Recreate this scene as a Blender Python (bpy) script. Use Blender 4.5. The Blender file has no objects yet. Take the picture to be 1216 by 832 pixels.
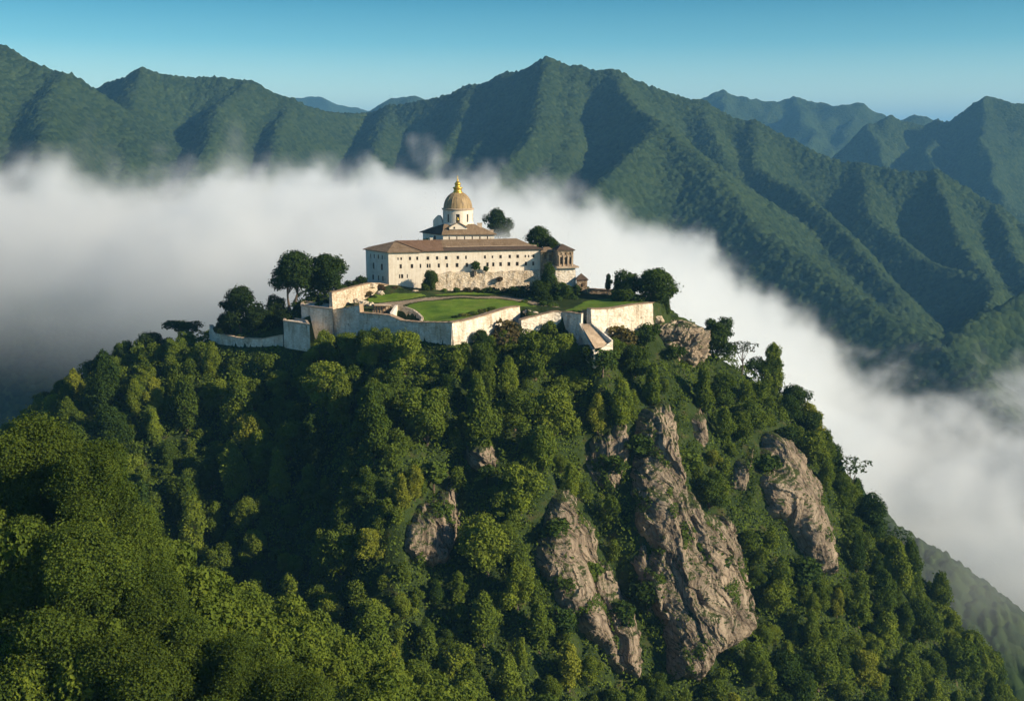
import bpy, bmesh, math, random
import numpy as np
from mathutils import Vector, Matrix, noise as mnoise
R = math.radians
SC = bpy.context.scene
COL = SC.collection
rng = np.random.default_rng(7)
random.seed(7)

# ------------------------------------------------------------------ camera
F = 1304.0; PITCH = R(10.7); CZ = 60.0
cam = bpy.data.cameras.new('camera'); camo = bpy.data.objects.new('camera', cam); COL.objects.link(camo)
cam.sensor_width = 36.0; cam.lens = 36.0 * F / 1216.0
cam.clip_start = 1.0; cam.clip_end = 60000.0
camo.location = (0, 0, CZ); camo.rotation_euler = (R(90) - PITCH, 0, 0)
SC.camera = camo
SP, CP = math.sin(PITCH), math.cos(PITCH)

def at(px, py, Y):
    """photo pixel (1216x832) and forward distance -> point in the place"""
    u = (px - 608.0) / F; v = (416.0 - py) / F
    d = CP + v * SP
    return Vector((u / d * Y, Y, CZ + (-SP + v * CP) / d * Y))

def pix(x, y, z):
    dz = z - CZ
    fw = y * CP - dz * SP; up = y * SP + dz * CP
    return 608 + F * x / fw, 416 - F * up / fw

# ------------------------------------------------------------------ noise
_P = np.random.default_rng(11).permutation(512).astype(np.int64)
def _h(ix, iy, iz=0):
    return _P[(_P[(_P[ix & 511] + iy) & 511] + iz) & 511]
_A = np.arange(512) / 512.0 * 2 * np.pi
_GX, _GY = np.cos(_A), np.sin(_A)
def perlin(x, y):
    x = np.asarray(x, float); y = np.asarray(y, float)
    ix = np.floor(x).astype(np.int64); iy = np.floor(y).astype(np.int64)
    fx = x - ix; fy = y - iy
    u = fx*fx*fx*(fx*(fx*6-15)+10); v = fy*fy*fy*(fy*(fy*6-15)+10)
    def g(i, j):
        h = _h(ix+i, iy+j); return _GX[h]*(fx-i) + _GY[h]*(fy-j)
    a = g(0,0)*(1-u) + g(1,0)*u; b = g(0,1)*(1-u) + g(1,1)*u
    return (a*(1-v) + b*v) * 1.5
def fbm(x, y, oct=5, lac=2.03, gain=0.5):
    s = 0; a = 1.0
    for i in range(oct):
        s = s + a*perlin(x + 17.3*i, y - 9.1*i); x = x*lac; y = y*lac; a *= gain
    return s
def ridged(x, y, oct=4, lac=2.1, gain=0.5):
    s = 0; a = 1.0
    for i in range(oct):
        s = s + a*(1 - 2*np.abs(perlin(x + 31.7*i, y + 5.3*i))); x = x*lac; y = y*lac; a *= gain
    return s
def worley(x, y):
    """distance to the nearest jittered point and that cell's random value"""
    ix = np.floor(x).astype(np.int64); iy = np.floor(y).astype(np.int64)
    best = np.full(np.shape(x), 9.0); val = np.zeros(np.shape(x))
    for i in (-1, 0, 1):
        for j in (-1, 0, 1):
            h = _h(ix+i, iy+j); h2 = _h(ix+i+91, iy+j+37)
            d = (ix+i+h/512.0-x)**2 + (iy+j+h2/512.0-y)**2
            m = d < best; best = np.where(m, d, best); val = np.where(m, ((h*7+h2*3) % 512)/512.0, val)
    return np.sqrt(best), val
def sm(a, b, x):
    t = np.clip((np.asarray(x, float)-a)/(b-a), 0, 1); return t*t*(3-2*t)

# ------------------------------------------------------------------ materials
def new_mat(name):
    m = bpy.data.materials.new(name); m.use_nodes = True
    nt = m.node_tree; nt.nodes.clear()
    return m, nt, nt.nodes, nt.links
def nd(nt, t, **kw):
    n = nt.nodes.new(t)
    for k, v in kw.items():
        if k.startswith('i_'): n.inputs[k[2:].replace('_', ' ')].default_value = v
        else: setattr(n, k, v)
    return n
def ramp(nt, fac, stops):
    r = nt.nodes.new('ShaderNodeValToRGB'); e = r.color_ramp.elements
    while len(e) < len(stops): e.new(0.5)
    for s, (p, c) in zip(e, stops): s.position = p; s.color = (*c, 1)
    if fac is not None: nt.links.new(fac, r.inputs[0])
    return r.outputs[0]
def mixc(nt, fac, a, b, mode='MIX'):
    m = nt.nodes.new('ShaderNodeMix'); m.data_type = 'RGBA'; m.blend_type = mode
    for s, v in ((m.inputs[0], fac), (m.inputs[6], a), (m.inputs[7], b)):
        if hasattr(v, 'links'): nt.links.new(v, s)
        elif isinstance(v, (int, float)): s.default_value = v
        else: s.default_value = (*v, 1) if len(v) == 3 else v
    return m.outputs[2]
def ntex(nt, vec, scale, detail=5, rough=0.55, dist=0.0):
    n = nd(nt, 'ShaderNodeTexNoise'); n.inputs['Scale'].default_value = scale
    n.inputs['Detail'].default_value = detail; n.inputs['Roughness'].default_value = rough; n.inputs['Distortion'].default_value = dist
    if vec is not None: nt.links.new(vec, n.inputs['Vector'])
    return n.outputs[0]
def vscale(nt, vec, s):
    m = nd(nt, 'ShaderNodeMapping'); m.inputs['Scale'].default_value = s
    nt.links.new(vec, m.inputs['Vector']); return m.outputs[0]
def finish(nt, col, rough=0.9, bump=None, bs=0.4, bd=0.1, spec=0.2, metal=0.0):
    b = nd(nt, 'ShaderNodeBsdfPrincipled'); o = nd(nt, 'ShaderNodeOutputMaterial')
    if hasattr(col, 'links'): nt.links.new(col, b.inputs['Base Color'])
    else: b.inputs['Base Color'].default_value = (*col, 1)
    if hasattr(rough, 'links'): nt.links.new(rough, b.inputs['Roughness'])
    else: b.inputs['Roughness'].default_value = rough
    b.inputs['Specular IOR Level'].default_value = spec; b.inputs['Metallic'].default_value = metal
    if bump is not None:
        bn = nd(nt, 'ShaderNodeBump'); bn.inputs['Strength'].default_value = bs; bn.inputs['Distance'].default_value = bd
        nt.links.new(bump, bn.inputs['Height']); nt.links.new(bn.outputs[0], b.inputs['Normal'])
    nt.links.new(b.outputs[0], o.inputs[0]); return b
def pos(nt): return nd(nt, 'ShaderNodeNewGeometry').outputs['Position']
def objc(nt): return nd(nt, 'ShaderNodeTexCoord').outputs['Object']

# ------------------------------------------------------------------ objects
def mesh_np(name, V, Fq, mat=None, smooth=False, parent=None):
    me = bpy.data.meshes.new(name)
    V = np.asarray(V, np.float32); Fq = np.asarray(Fq, np.int32)
    n, k = Fq.shape
    me.vertices.add(len(V)); me.vertices.foreach_set('co', V.ravel())
    me.loops.add(n*k); me.loops.foreach_set('vertex_index', Fq.ravel())
    me.polygons.add(n); me.polygons.foreach_set('loop_start', np.arange(0, n*k, k, dtype=np.int32))
    me.update(calc_edges=True)
    me.polygons.foreach_set('use_smooth', np.full(n, smooth))
    if mat: me.materials.append(mat)
    o = bpy.data.objects.new(name, me); COL.objects.link(o)
    if parent: o.parent = parent
    return o
def grid_faces(nu, nv):
    i = np.arange((nu-1)*(nv-1)); a = (i//(nu-1))*nu + i % (nu-1)
    return np.stack([a, a+1, a+1+nu, a+nu], 1)
def tag(o, label=None, cat=None, group=None, kind=None):
    if label: o['label'] = label
    if cat: o['category'] = cat
    if group: o['group'] = group
    if kind: o['kind'] = kind
    return o
def empty(name, loc=(0, 0, 0), rz=0.0):
    o = bpy.data.objects.new(name, None); COL.objects.link(o); o.location = loc; o.rotation_euler.z = rz
    o.empty_display_size = 1.0
    return o

# ------------------------------------------------------------------ light
SUN_AZ, SUN_EL = R(67), R(24)          # to the right of and behind the camera
sunv = Vector((math.sin(SUN_AZ)*math.cos(SUN_EL), -math.cos(SUN_AZ)*math.cos(SUN_EL), math.sin(SUN_EL)))
sl = bpy.data.lights.new('sun', 'SUN'); so = bpy.data.objects.new('sun', sl); COL.objects.link(so)
sl.energy = 5.0; sl.angle = R(0.5); sl.color = (1.0, 0.82, 0.58)
so.rotation_euler = sunv.to_track_quat('Z', 'Y').to_euler(); so.location = (300, -100, 300)
w = bpy.data.worlds.new('World'); SC.world = w; w.use_nodes = True
wt = w.node_tree; wt.nodes.clear()
sky = nd(wt, 'ShaderNodeTexSky', sky_type='NISHITA', sun_disc=False)
sky.sun_elevation = SUN_EL; sky.sun_rotation = math.pi - SUN_AZ
sky.altitude = 900; sky.air_density = 1.0; sky.dust_density = 0.6; sky.ozone_density = 1.6
bg = nd(wt, 'ShaderNodeBackground'); bg.inputs[1].default_value = 0.068
wo = nd(wt, 'ShaderNodeOutputWorld')
tc = nd(wt, 'ShaderNodeTexCoord'); sz = nd(wt, 'ShaderNodeSeparateXYZ'); wt.links.new(tc.outputs['Generated'], sz.inputs[0])
grade = ramp(wt, sz.outputs[2], [(0.0, (1.95, 1.85, 1.52)), (0.04, (1.45, 1.60, 1.40)), (0.085, (0.50, 1.00, 1.04)), (0.135, (0.09, 0.56, 0.68)), (0.4, (0.22, 0.58, 0.80)), (1.0, (0.34, 0.66, 0.92))])
tint = mixc(wt, 1.0, sky.outputs[0], grade, 'MULTIPLY')
wt.links.new(tint, bg.inputs[0]); wt.links.new(bg.outputs[0], wo.inputs[0])
SC.view_settings.view_transform = 'Standard'; SC.view_settings.look = 'None'
SC.view_settings.gamma = 1.0; SC.view_settings.use_curve_mapping = False
SC.view_settings.exposure = 0.70
cy = SC.cycles if hasattr(SC, 'cycles') else None
SC.render.engine = 'CYCLES'
cy = SC.cycles
cy.max_bounces = 9; cy.diffuse_bounces = 2; cy.glossy_bounces = 2; cy.transmission_bounces = 2
cy.transparent_max_bounces = 8; cy.volume_bounces = 6
cy.volume_max_steps = 512; cy.volume_step_rate = 1.5
cy.use_denoising = True; cy.denoiser = 'OPENIMAGEDENOISE'
cy.use_adaptive_sampling = True; cy.adaptive_threshold = 0.02
cy.sample_clamp_indirect = 4.0
# ------------------------------------------------------------------ far mountains
def forest_mat(name, cols, s=0.12, bs=0.7):
    m, nt, N, L = new_mat(name)
    p = pos(nt)
    vo = nd(nt, 'ShaderNodeTexVoronoi'); vo.inputs['Scale'].default_value = s; L.new(p, vo.inputs['Vector'])
    wn = nd(nt, 'ShaderNodeTexWhiteNoise'); L.new(vo.outputs['Color'], wn.inputs['Vector'])
    big = ntex(nt, p, 0.006, 6, 0.62); mid = ntex(nt, p, 0.03, 3)
    c = ramp(nt, big, [(0.36, tuple(v*0.8 for v in cols[0])), (0.5, cols[0]), (0.66, cols[1])])
    c = mixc(nt, 0.45, c, ramp(nt, wn.outputs[0], [(0.1, cols[2]), (0.9, cols[3])]))
    c = mixc(nt, 0.5, c, ramp(nt, mid, [(0.3, (0.75, 0.8, 0.7)), (0.7, (1.15, 1.1, 1.0))]), 'MULTIPLY')
    inv = nd(nt, 'ShaderNodeMath', operation='MULTIPLY'); inv.inputs[1].default_value = -1.0
    L.new(vo.outputs['Distance'], inv.inputs[0])
    finish(nt, c, 0.95, inv.outputs[0], bs, 4.0, spec=0.05)
    return m
MTN = forest_mat('forested_slope', [(0.019, 0.036, 0.015), (0.033, 0.056, 0.021), (0.010, 0.022, 0.010), (0.054, 0.080, 0.029)])

def seg_dist(x, y, a, b):
    dx, dy = b[0]-a[0], b[1]-a[1]
    t = np.clip(((x-a[0])*dx + (y-a[1])*dy)/(dx*dx+dy*dy+1e-9), 0, 1)
    return np.hypot(x-(a[0]+t*dx), y-(a[1]+t*dy)), a[2]+t*(b[2]-a[2])

def ridge_field(x, y, ridges, k=0.12):
    """union of roof-like ridges; each ridge = (points, slope, round)"""
    H = []
    for pts, slope, rnd in ridges:
        h = np.full_like(x, -1e4)
        for a, b in zip(pts[:-1], pts[1:]):
            d, z = seg_dist(x, y, a, b)
            h = np.maximum(h, z - slope*(np.sqrt(d*d+rnd*rnd)-rnd))
        H.append(h)
    m = np.maximum.reduce(H)
    return m + np.log(sum(np.exp(np.clip(k*(h-m), -60, 0)) for h in H))/k

def mountain(name, ridges, x0, x1, y0, y1, step, warp=60, rough=30, canopy=10.0, cell=12.0, floor=-420.0, mat=None, seed=0, k=0.08):
    nu = int((x1-x0)/step)+1; nv = int((y1-y0)/step)+1
    X, Y = np.meshgrid(np.linspace(x0, x1, nu), np.linspace(y0, y1, nv))
    wx = X + warp*fbm(X/420+seed, Y/420, 4); wy = Y + warp*fbm(X/420-7.7, Y/420+seed+3.1, 4)
    Z = ridge_field(wx, wy, ridges, k)
    Z = Z + rough*0.42*ridged(X/310+seed, Y/310, 4) + rough*0.10*fbm(X/90, Y/90+seed, 4)
    d, v = worley(X/cell, Y/cell)
    Z = Z + canopy*(0.55-d)*(0.5+v) + canopy*0.25*fbm(X/5.0, Y/5.0, 2)
    Z = np.maximum(Z, floor + 10*fbm(X/100, Y/100, 3))
    o = mesh_np(name, np.stack([X.ravel(), Y.ravel(), Z.ravel()], 1), grid_faces(nu, nv), mat or MTN, smooth=True)
    tag(o, kind='structure')
    return o
def RD(pts, slope=0.75, rnd=25): return ([tuple(at(*p)) for p in pts], slope, rnd)

main_r = [
 RD([(440,136,2900),(470,131,2850),(510,122,2800),(560,108,2750),(600,93,2700),(640,80,2620),(653,74,2600),(690,85,2600),(732,89,2560),(775,105,2560),(833,124,2560),(896,150,2500),(954,179,2450),(1012,202,2400),(1064,214,2350)], 0.92, 11),
 RD([(653,74,2600),(640,130,2300),(615,190,2000),(590,225,1800),(560,300,1550)], 0.98, 14),
 RD([(732,89,2560),(775,152,2120),(723,212,1850),(694,238,1700),(660,300,1500)], 0.98, 12),
 RD([(775,152,2120),(816,185,2000),(868,246,1800),(930,290,1640),(1040,362,1440),(1127,420,1300),(1200,500,1150)], 0.72, 19),
 RD([(896,150,2500),(900,200,2250),(955,235,2050),(1010,290,1850),(1070,345,1700)], 1.05, 14),
 RD([(1012,202,2400),(1030,255,2150),(1100,310,1950),(1170,345,1800)], 1.05, 14),
 RD([(1012,202,2400),(1064,210,2350),(1104,208,2330),(1139,225,2300),(1180,250,2250),(1216,271,2200),(1330,340,2100)], 0.98, 11),
 RD([(1104,208,2330),(1135,265,2100),(1165,330,1850),(1180,380,1650)], 1.10, 11),
 RD([(1180,250,2250),(1210,300,2050),(1240,360,1850)], 1.10, 11),
 RD([(833,124,2560),(850,165,2380),(880,230,2150),(950,300,1900),(1010,350,1700)], 0.98, 18),
 RD([(690,85,2600),(680,130,2400),(665,190,2100),(650,240,1850)], 1.08, 15),
 RD([(600,93,2700),(590,140,2500),(560,190,2200),(540,240,1950)], 0.98, 18),
 RD([(560,108,2750),(530,170,2400),(500,215,2150)], 0.92, 16),
 RD([(470,131,2850),(445,165,2600),(430,190,2400),(400,230,2200)], 0.92, 16),
]
left_r = [
 RD([(-160,40,2400),(-60,55,2350),(0,62,2300),(40,80,2280),(75,95,2260),(105,113,2250),(125,135,2240),(150,170,2200),(170,200,2100)], 0.81, 11),
 RD([(0,62,2300),(-20,110,2100),(-40,160,1900),(-60,220,1700)], 0.92, 16),
 RD([(75,95,2260),(60,120,2100),(50,160,1900),(40,210,1700)], 0.98, 16),
 RD([(128,103,2700),(147,97,2650),(170,88,2600),(200,94,2600),(225,96,2620),(260,94,2620),(290,103,2620),(340,122,2660),(390,135,2750),(440,137,2900)], 0.88, 11),
 RD([(170,88,2600),(150,125,2400),(145,165,2200),(150,210,2000)], 0.98, 14),
 RD([(290,103,2620),(250,130,2400),(240,170,2200),(225,220,2000)], 0.98, 14),
 RD([(340,122,2660),(330,150,2450),(320,185,2250),(300,230,2000)], 0.98, 14),
]
right_r = [
 RD([(1330,290,1500),(1230,345,1420),(1150,395,1340),(1120,430,1280)], 1.38, 12),
]
far_r = [RD([(770,150,5200),(833,121,5200),(855,111,5200),(885,116,5200),(920,126,5200),(945,121,5200),(985,131,5100),(1020,130,5100),(1055,140,5100),(1064,149,5000),(1085,142,5000),(1110,150,5000)], 0.8, 20),
 RD([(855,111,5200),(880,150,4800),(900,190,4500)], 0.9, 20), RD([(945,121,5200),(960,160,4800),(940,200,4500)], 0.9, 20), RD([(1020,130,5100),(1000,170,4800),(970,210,4500)], 0.9, 20)]
peak_r = [RD([(990,200,3700),(1010,182,3700),(1030,160,3700),(1060,149,3700),(1100,152,3700),(1130,146,3700),(1150,146,3650),(1172,136,3600),(1196,126,3600),(1216,131,3600),(1270,120,3600),(1400,180,3600)], 0.95, 8),
 RD([(1030,160,3700),(1040,190,3500),(1060,230,3300)], 1.0, 12), RD([(1130,146,3700),(1110,190,3450),(1120,240,3200)], 1.0, 12), RD([(1196,126,3600),(1180,180,3350),(1200,240,3100)], 1.0, 12)]
blue_r = [RD([(300,150,7600),(350,119,7600),(372,117,7600),(395,126,7600),(430,133,7600),(470,145,7600)], 0.5, 20)]
hump_r = [RD([(400,150,5200),(442,133,5200),(470,119,5200),(485,117,5200),(505,123,5200),(560,150,5200)], 0.5, 30),
          RD([(80,140,4600),(112,112,4600),(140,101,4600),(170,100,4600),(230,130,4600)], 0.6, 30)]
mountain('mountain', main_r, -1150, 1750, 1050, 3050, 5.0, warp=18, rough=8)
mountain('mountain', left_r, -1700, -150, 1250, 3000, 5.0, warp=18, rough=9, seed=5)
mountain('mountain', right_r, 450, 1500, 1000, 2300, 5.0, warp=20, rough=12, seed=9)
mountain('mountain', far_r, 200, 2600, 4000, 5800, 12.0, warp=70, rough=45, canopy=5, cell=25, seed=13)
mountain('mountain', peak_r, 900, 2600, 2800, 4200, 8.0, warp=60, rough=45, canopy=6, cell=17, seed=17)
mountain('mountain', blue_r, -2400, -400, 7000, 8200, 20.0, warp=60, rough=40, canopy=4, cell=40, seed=21)
mountain('mountain', hump_r, -2400, 200, 4200, 5700, 14.0, warp=60, rough=30, canopy=5, cell=30, seed=23)

# valley floor, one sheet out to the horizon
g = mesh_np('valley_ground', [(-30000,-3000,-300),(30000,-3000,-300),(30000,40000,-300),(-30000,40000,-300)], [(0,1,2,3)], MTN)
tag(g, kind='structure')
# ------------------------------------------------------------------ the hill that carries the monastery
def P2(*pts): return [tuple(at(*p)) for p in pts]
# foot of the enclosure, anticlockwise from the far left end of the low wall
EDGE = P2((248,402,394),(262,407,385),(285,411,378),(310,411,373),(336,406,372),(366,405,371.5),(397,392,371.5),(430,391,364.3),
          (480,400,355),(537,407,345),(578,403,358),(618,401,371),(624,391,364),(657,389,368),(679,391,367),(689,402,361.5),
          (702,402,360),(728,409,366),(753,400,372.5),(776,389,378),(800,420,384),(832,412,393))
EDGE += [(60,405,-6),(46,408,1),(33,413,3),(30,432,0),(8,458,-2),(-42,448,-1),(-72,428,-7),(-100,410,-9)]
EDGE = np.array(EDGE)
CORE = np.array(P2((300,398,380),(262,399,390),(330,393,385),(345,385,382),(372,374,382),(395,372,374),(380,352,392),(420,340,402),
     (405,358,378),(437,340,398),(462,338,400),(500,344,396),(450,356,386),(440,367,371),(465,374,363),(490,366,374),(500,382,358),(535,382.5,348),(560,375,362),
     (520,358,383),(570,358,384),(600,362,377),(617,364,373),(540,352,391),(590,350,397),(640,352,393),(655,362,380),(640,372,370),(665,368,371),
     (688,371,365),(703,366,364),(700,358,384),(740,361,374),(774,359,380),(770,352,392),(735,352,395),(700,350,400),(800,377,389),(820,382,395),
     (560,338,412),(690,345,405)) + [(-40,440,9),(0,445,9),(27,428,5),(-68,420,0),(-85,412,-5),(0,455,2)])
def poly_sd(x, y, poly):
    """signed distance (inside < 0) and the index/fraction of the nearest edge point"""
    d = np.full(np.shape(x), 1e9); zz = np.zeros(np.shape(x)); ins = np.zeros(np.shape(x), bool)
    n = len(poly)
    for i in range(n):
        a, b = poly[i], poly[(i+1) % n]
        dx, dy = b[0]-a[0], b[1]-a[1]
        t = np.clip(((x-a[0])*dx+(y-a[1])*dy)/(dx*dx+dy*dy), 0, 1)
        dd = np.hypot(x-a[0]-t*dx, y-a[1]-t*dy)
        if len(a) > 2:
            m = dd < d; zz = np.where(m, a[2]+t*(b[2]-a[2]), zz)
        d = np.minimum(d, dd)
        c = ((a[1] > y) != (b[1] > y)) & (x < (b[0]-a[0])*(y-a[1])/((b[1]-a[1]) or 1e-9)+a[0])
        ins ^= c
    return np.where(ins, -d, d), zz
SPUR = [([tuple(at(*p)) for p in ((-260,560,175),(-60,620,152),(80,700,142),(190,830,132),(280,990,122),(380,1180,115))], 0.75, 6)]
GUL = [  # gullies that cut the front face: (points, depth, width)
 ([(690,430),(705,520),(722,600),(735,680)], 6.0, 6.5), ([(300,440),(255,560),(310,720)], 13.0, 22.0), ([(455,430),(440,560),(470,720)], -7.0, 12.0), ([(640,430),(620,560),(640,700)], -4.0, 9.0), ([(560,470),(545,560),(520,690),(500,800)], 4.0, 7.0), ([(852,470),(860,600),(930,760)], 5.0, 8.0)]  # broad left gully and raised spur beside it shaped to shade the left flank
def hill_base(x, y, fine=True):
    x = np.asarray(x, float); y = np.asarray(y, float)
    d, zb = poly_sd(x, y, EDGE)
    ang = np.arctan2(x-(-5), -(y-395))                       # 0 = towards the camera, + = right
    deg = np.degrees(ang)
    s = np.interp(deg, [-180,-140,-100,-75,-55,-30,0,25,50,75,100,140,180], [0.9,0.8,0.62,0.68,0.86,0.95,0.98,1.06,1.17,1.30,1.28,1.05,0.95])
    dd = np.maximum(d, 0)
    # mean edge height far out, so that the fan stays smooth
    zs = zb*np.exp(-dd/25.0) + (-6.0)*(1-np.exp(-dd/25.0))
    out = zs - s*dd - 0.0*dd
    out = out + s*dd*(0.24*sm(35, 55, deg)*sm(125, 95, deg)*(1-sm(15, 70, dd)))
    w = sm(0, 22, dd)
    rr = np.hypot(x+5, y-395)
    if fine:
        spurs = ridged(ang*2.6+1.3, rr/160.0, 3)
        out = out + w*(5.5*spurs*np.minimum(1.0, dd/45.0) + 2.4*fbm(x/28, y/28, 4) + 0.5*fbm(x/6, y/6, 2))
    num = np.zeros(np.shape(x)); den = np.zeros(np.shape(x))
    for c in CORE:
        q = 1.0/((x-c[0])**2+(y-c[1])**2+9.0)**1.6
        num = num+q*c[2]; den = den+q
    core = num/den
    z = np.where(d < -0.9, core, out)
    sp = ridge_field(x, y, SPUR, 0.4) + (2.0*fbm(x/20, y/20, 3) if fine else 0)
    return np.maximum(z, sp), d
def march(px, py, zf, y0=70.0, y1=520.0, step=1.0):
    """first hit of the photo rays with a height field"""
    px = np.asarray(px, float); py = np.asarray(py, float)
    u = (px-608)/F; v = (416-py)/F; den = CP+v*SP; kx = u/den; kz = (-SP+v*CP)/den
    Yh = np.full(px.shape, np.nan); prev = np.full(px.shape, 1.0)
    for Y in np.arange(y0, y1, step):
        q = np.isnan(Yh)
        if not q.any(): break
        dz = np.full(px.shape, 1.0); dz[q] = CZ+kz[q]*Y - zf(kx[q]*Y, np.full(q.sum(), Y))
        hit = q & (dz <= 0)
        Yh[hit] = Y - step*(-dz[hit])/(prev[hit]-dz[hit]+1e-9)
        prev = np.where(q, dz, prev)
    return kx*Yh, Yh, CZ+kz*Yh
_hx = np.arange(-420, 441, 1.25); _hy = np.arange(30, 761, 1.25)
_X, _Y = np.meshgrid(_hx, _hy)
_Z, _D = hill_base(_X, _Y)
def bil(A, x, y):
    x = np.asarray(x, float); y = np.asarray(y, float)
    i = np.clip((x+420)/1.25, 0, len(_hx)-1.001); j = np.clip((y-30)/1.25, 0, len(_hy)-1.001)
    a = i.astype(int); b = j.astype(int); fi = i-a; fj = j-b
    return (A[b,a]*(1-fi)+A[b,a+1]*fi)*(1-fj)+(A[b+1,a]*(1-fi)+A[b+1,a+1]*fi)*fj
# gullies, carved at clefts and, at far left, to shade the flank
for pts, dep, wid in GUL:
    gx, gy, gz = march([p[0] for p in pts], [p[1] for p in pts], lambda a, b: bil(_Z, a, b), 150)
    ok = ~np.isnan(gy)
    P = list(zip(gx[ok], gy[ok], gz[ok]))
    best = np.full(_X.shape, 1e9)
    for a, b in zip(P[:-1], P[1:]):
        q, _ = seg_dist(_X, _Y, a, b); best = np.minimum(best, q)
    _Z = _Z - dep*np.exp(-(best/wid)**2)*sm(2, 14, _D)
_e = at(714, 414, 347.5); _e2 = at(703, 402, 353)
for q_, a_, w_ in ((_e, 9.5, 6.5), (_e2, 4.0, 5.0)):
    _Z = _Z+a_*np.exp(-((_X-q_.x)**2+(_Y-q_.y)**2)/w_**2)*sm(0.3, 2.5, _D)
def carve(pts, dep, soft=0.6):
    global _Z
    a = np.array([tuple(at(*q))[:2] for q in pts]); q, _ = poly_sd(_X, _Y, a)
    _Z = _Z-dep*sm(soft, -soft, q)
carve([(465,366,367),(471,363,371),(481,364,371),(490,368,367),(496,373,363.5),(499,380,358.5),(478,380.5,357.5),(467,375,361)], 3.0)
carve([(443,366,366.5),(466,366,366.5),(468,362,371),(443,362,371)], 2.6)
def hz_(x, y): return bil(_Z, x, y)
def gpt(px, py):
    a, b, c = march([px], [py], hz_, 150); return Vector((a[0], b[0], c[0]))

hm_, nt, N, L = new_mat('hill_soil')
p = pos(nt)
c = ramp(nt, ntex(nt, p, 0.25, 6), [(0.3, (0.018, 0.032, 0.010)), (0.55, (0.035, 0.055, 0.016)), (0.75, (0.070, 0.065, 0.030))])
finish(nt, c, 0.95, ntex(nt, p, 1.2, 5), 0.6, 0.6, spec=0.05)
hill = mesh_np('hill', np.stack([_X.ravel(), _Y.ravel(), _Z.ravel()], 1), grid_faces(len(_hx), len(_hy)), hm_, smooth=True)
tag(hill, kind='structure')

# lower spur behind the hill on the right, half lost in the fog
spur_r = [([tuple(at(*q)) for q in ((990,560,640),(1060,632,610),(1110,660,590),(1160,700,575),(1216,750,560),(1300,830,540))], 0.8, 8)]
mountain('ridge', spur_r, 120, 560, 380, 800, 1.6, warp=10, rough=7, canopy=4.5, cell=5.2, floor=-310, seed=31, k=0.2)

# ------------------------------------------------------------------ lawns and paths inside the walls
def sheet(name, pxpoly, mat, lift=0.10, cell=0.5):
    x, y, z = march([q[0] for q in pxpoly], [q[1] for q in pxpoly], hz_, 330, 470, 0.5)
    poly = np.stack([x, y], 1)
    x0, y0 = poly.min(0); x1, y1 = poly.max(0)
    gx = np.arange(x0, x1+cell, cell); gy = np.arange(y0, y1+cell, cell)
    X, Y = np.meshgrid(gx, gy)
    sd, _ = poly_sd(X+0.5*perlin(X/3, Y/3), Y+0.5*perlin(X/3+9, Y/3), poly)
    fq = grid_faces(len(gx), len(gy)); keep = (sd.ravel()[fq] < 0).all(1); fq = fq[keep]
    used = np.unique(fq); remap = np.full(X.size, -1); remap[used] = np.arange(len(used))
    V = np.stack([X.ravel(), Y.ravel(), hz_(X.ravel(), Y.ravel())+lift], 1)[used]
    o = mesh_np(name, V, remap[fq], mat, smooth=True); tag(o, kind='structure'); return o
gm, nt, N, L = new_mat('mown_grass')
p = pos(nt)
c = ramp(nt, ntex(nt, p, 0.12, 5), [(0.3, (0.085, 0.165, 0.016)), (0.55, (0.130, 0.215, 0.024)), (0.8, (0.200, 0.230, 0.050))])
c = mixc(nt, 0.7, c, ramp(nt, ntex(nt, p, 0.30, 6, 0.7), [(0.36, (0.62, 0.66, 0.6)), (0.6, (1.15, 1.08, 1.1))]), 'MULTIPLY')
c = mixc(nt, 0.5, c, ramp(nt, ntex(nt, p, 2.5, 4), [(0.3, (0.6, 0.7, 0.6)), (0.7, (1.2, 1.15, 1.0))]), 'MULTIPLY')
finish(nt, c, 0.9, ntex(nt, p, 6.0, 4), 0.5, 0.15, spec=0.1)
GRASS = gm
pm, nt, N, L = new_mat('gravel_path')
c = ramp(nt, ntex(nt, pos(nt), 1.5, 6), [(0.3, (0.16, 0.125, 0.085)), (0.7, (0.34, 0.275, 0.195))])
finish(nt, c, 0.95, ntex(nt, pos(nt), 5, 4), 0.5, 0.1)
PATH = pm
sheet('path', [(443,361),(478,357),(510,353),(548,351.5),(600,351.5),(640,357),(668,366),(640,363),(600,355),(560,353.5),(520,356),(484,361),(470,366)], PATH, 0.06)
sheet('lawn', [(474,366),(490,360.5),(520,357),(550,355),(585,354.5),(612,358),(640,364),(622,364.5),(600,369),(570,378),(548,382),(516,382.5),(502,381),(499,374),(488,367)], GRASS, 0.12)
sheet('lawn', [(435,355),(447,350),(475,348),(503,349.5),(508,352),(480,356.5),(452,360),(438,359.5)], GRASS, 0.12)
sheet('lawn', [(512,350.5),(545,347),(590,346.5),(625,350),(640,355.5),(600,350.5),(560,350)], GRASS, 0.14)
sheet('lawn', [(670,371.5),(684,363.5),(700,356.5),(735,353.5),(768,355),(772,360),(735,363.5),(703,368),(690,372.5)], GRASS, 0.12)
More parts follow.
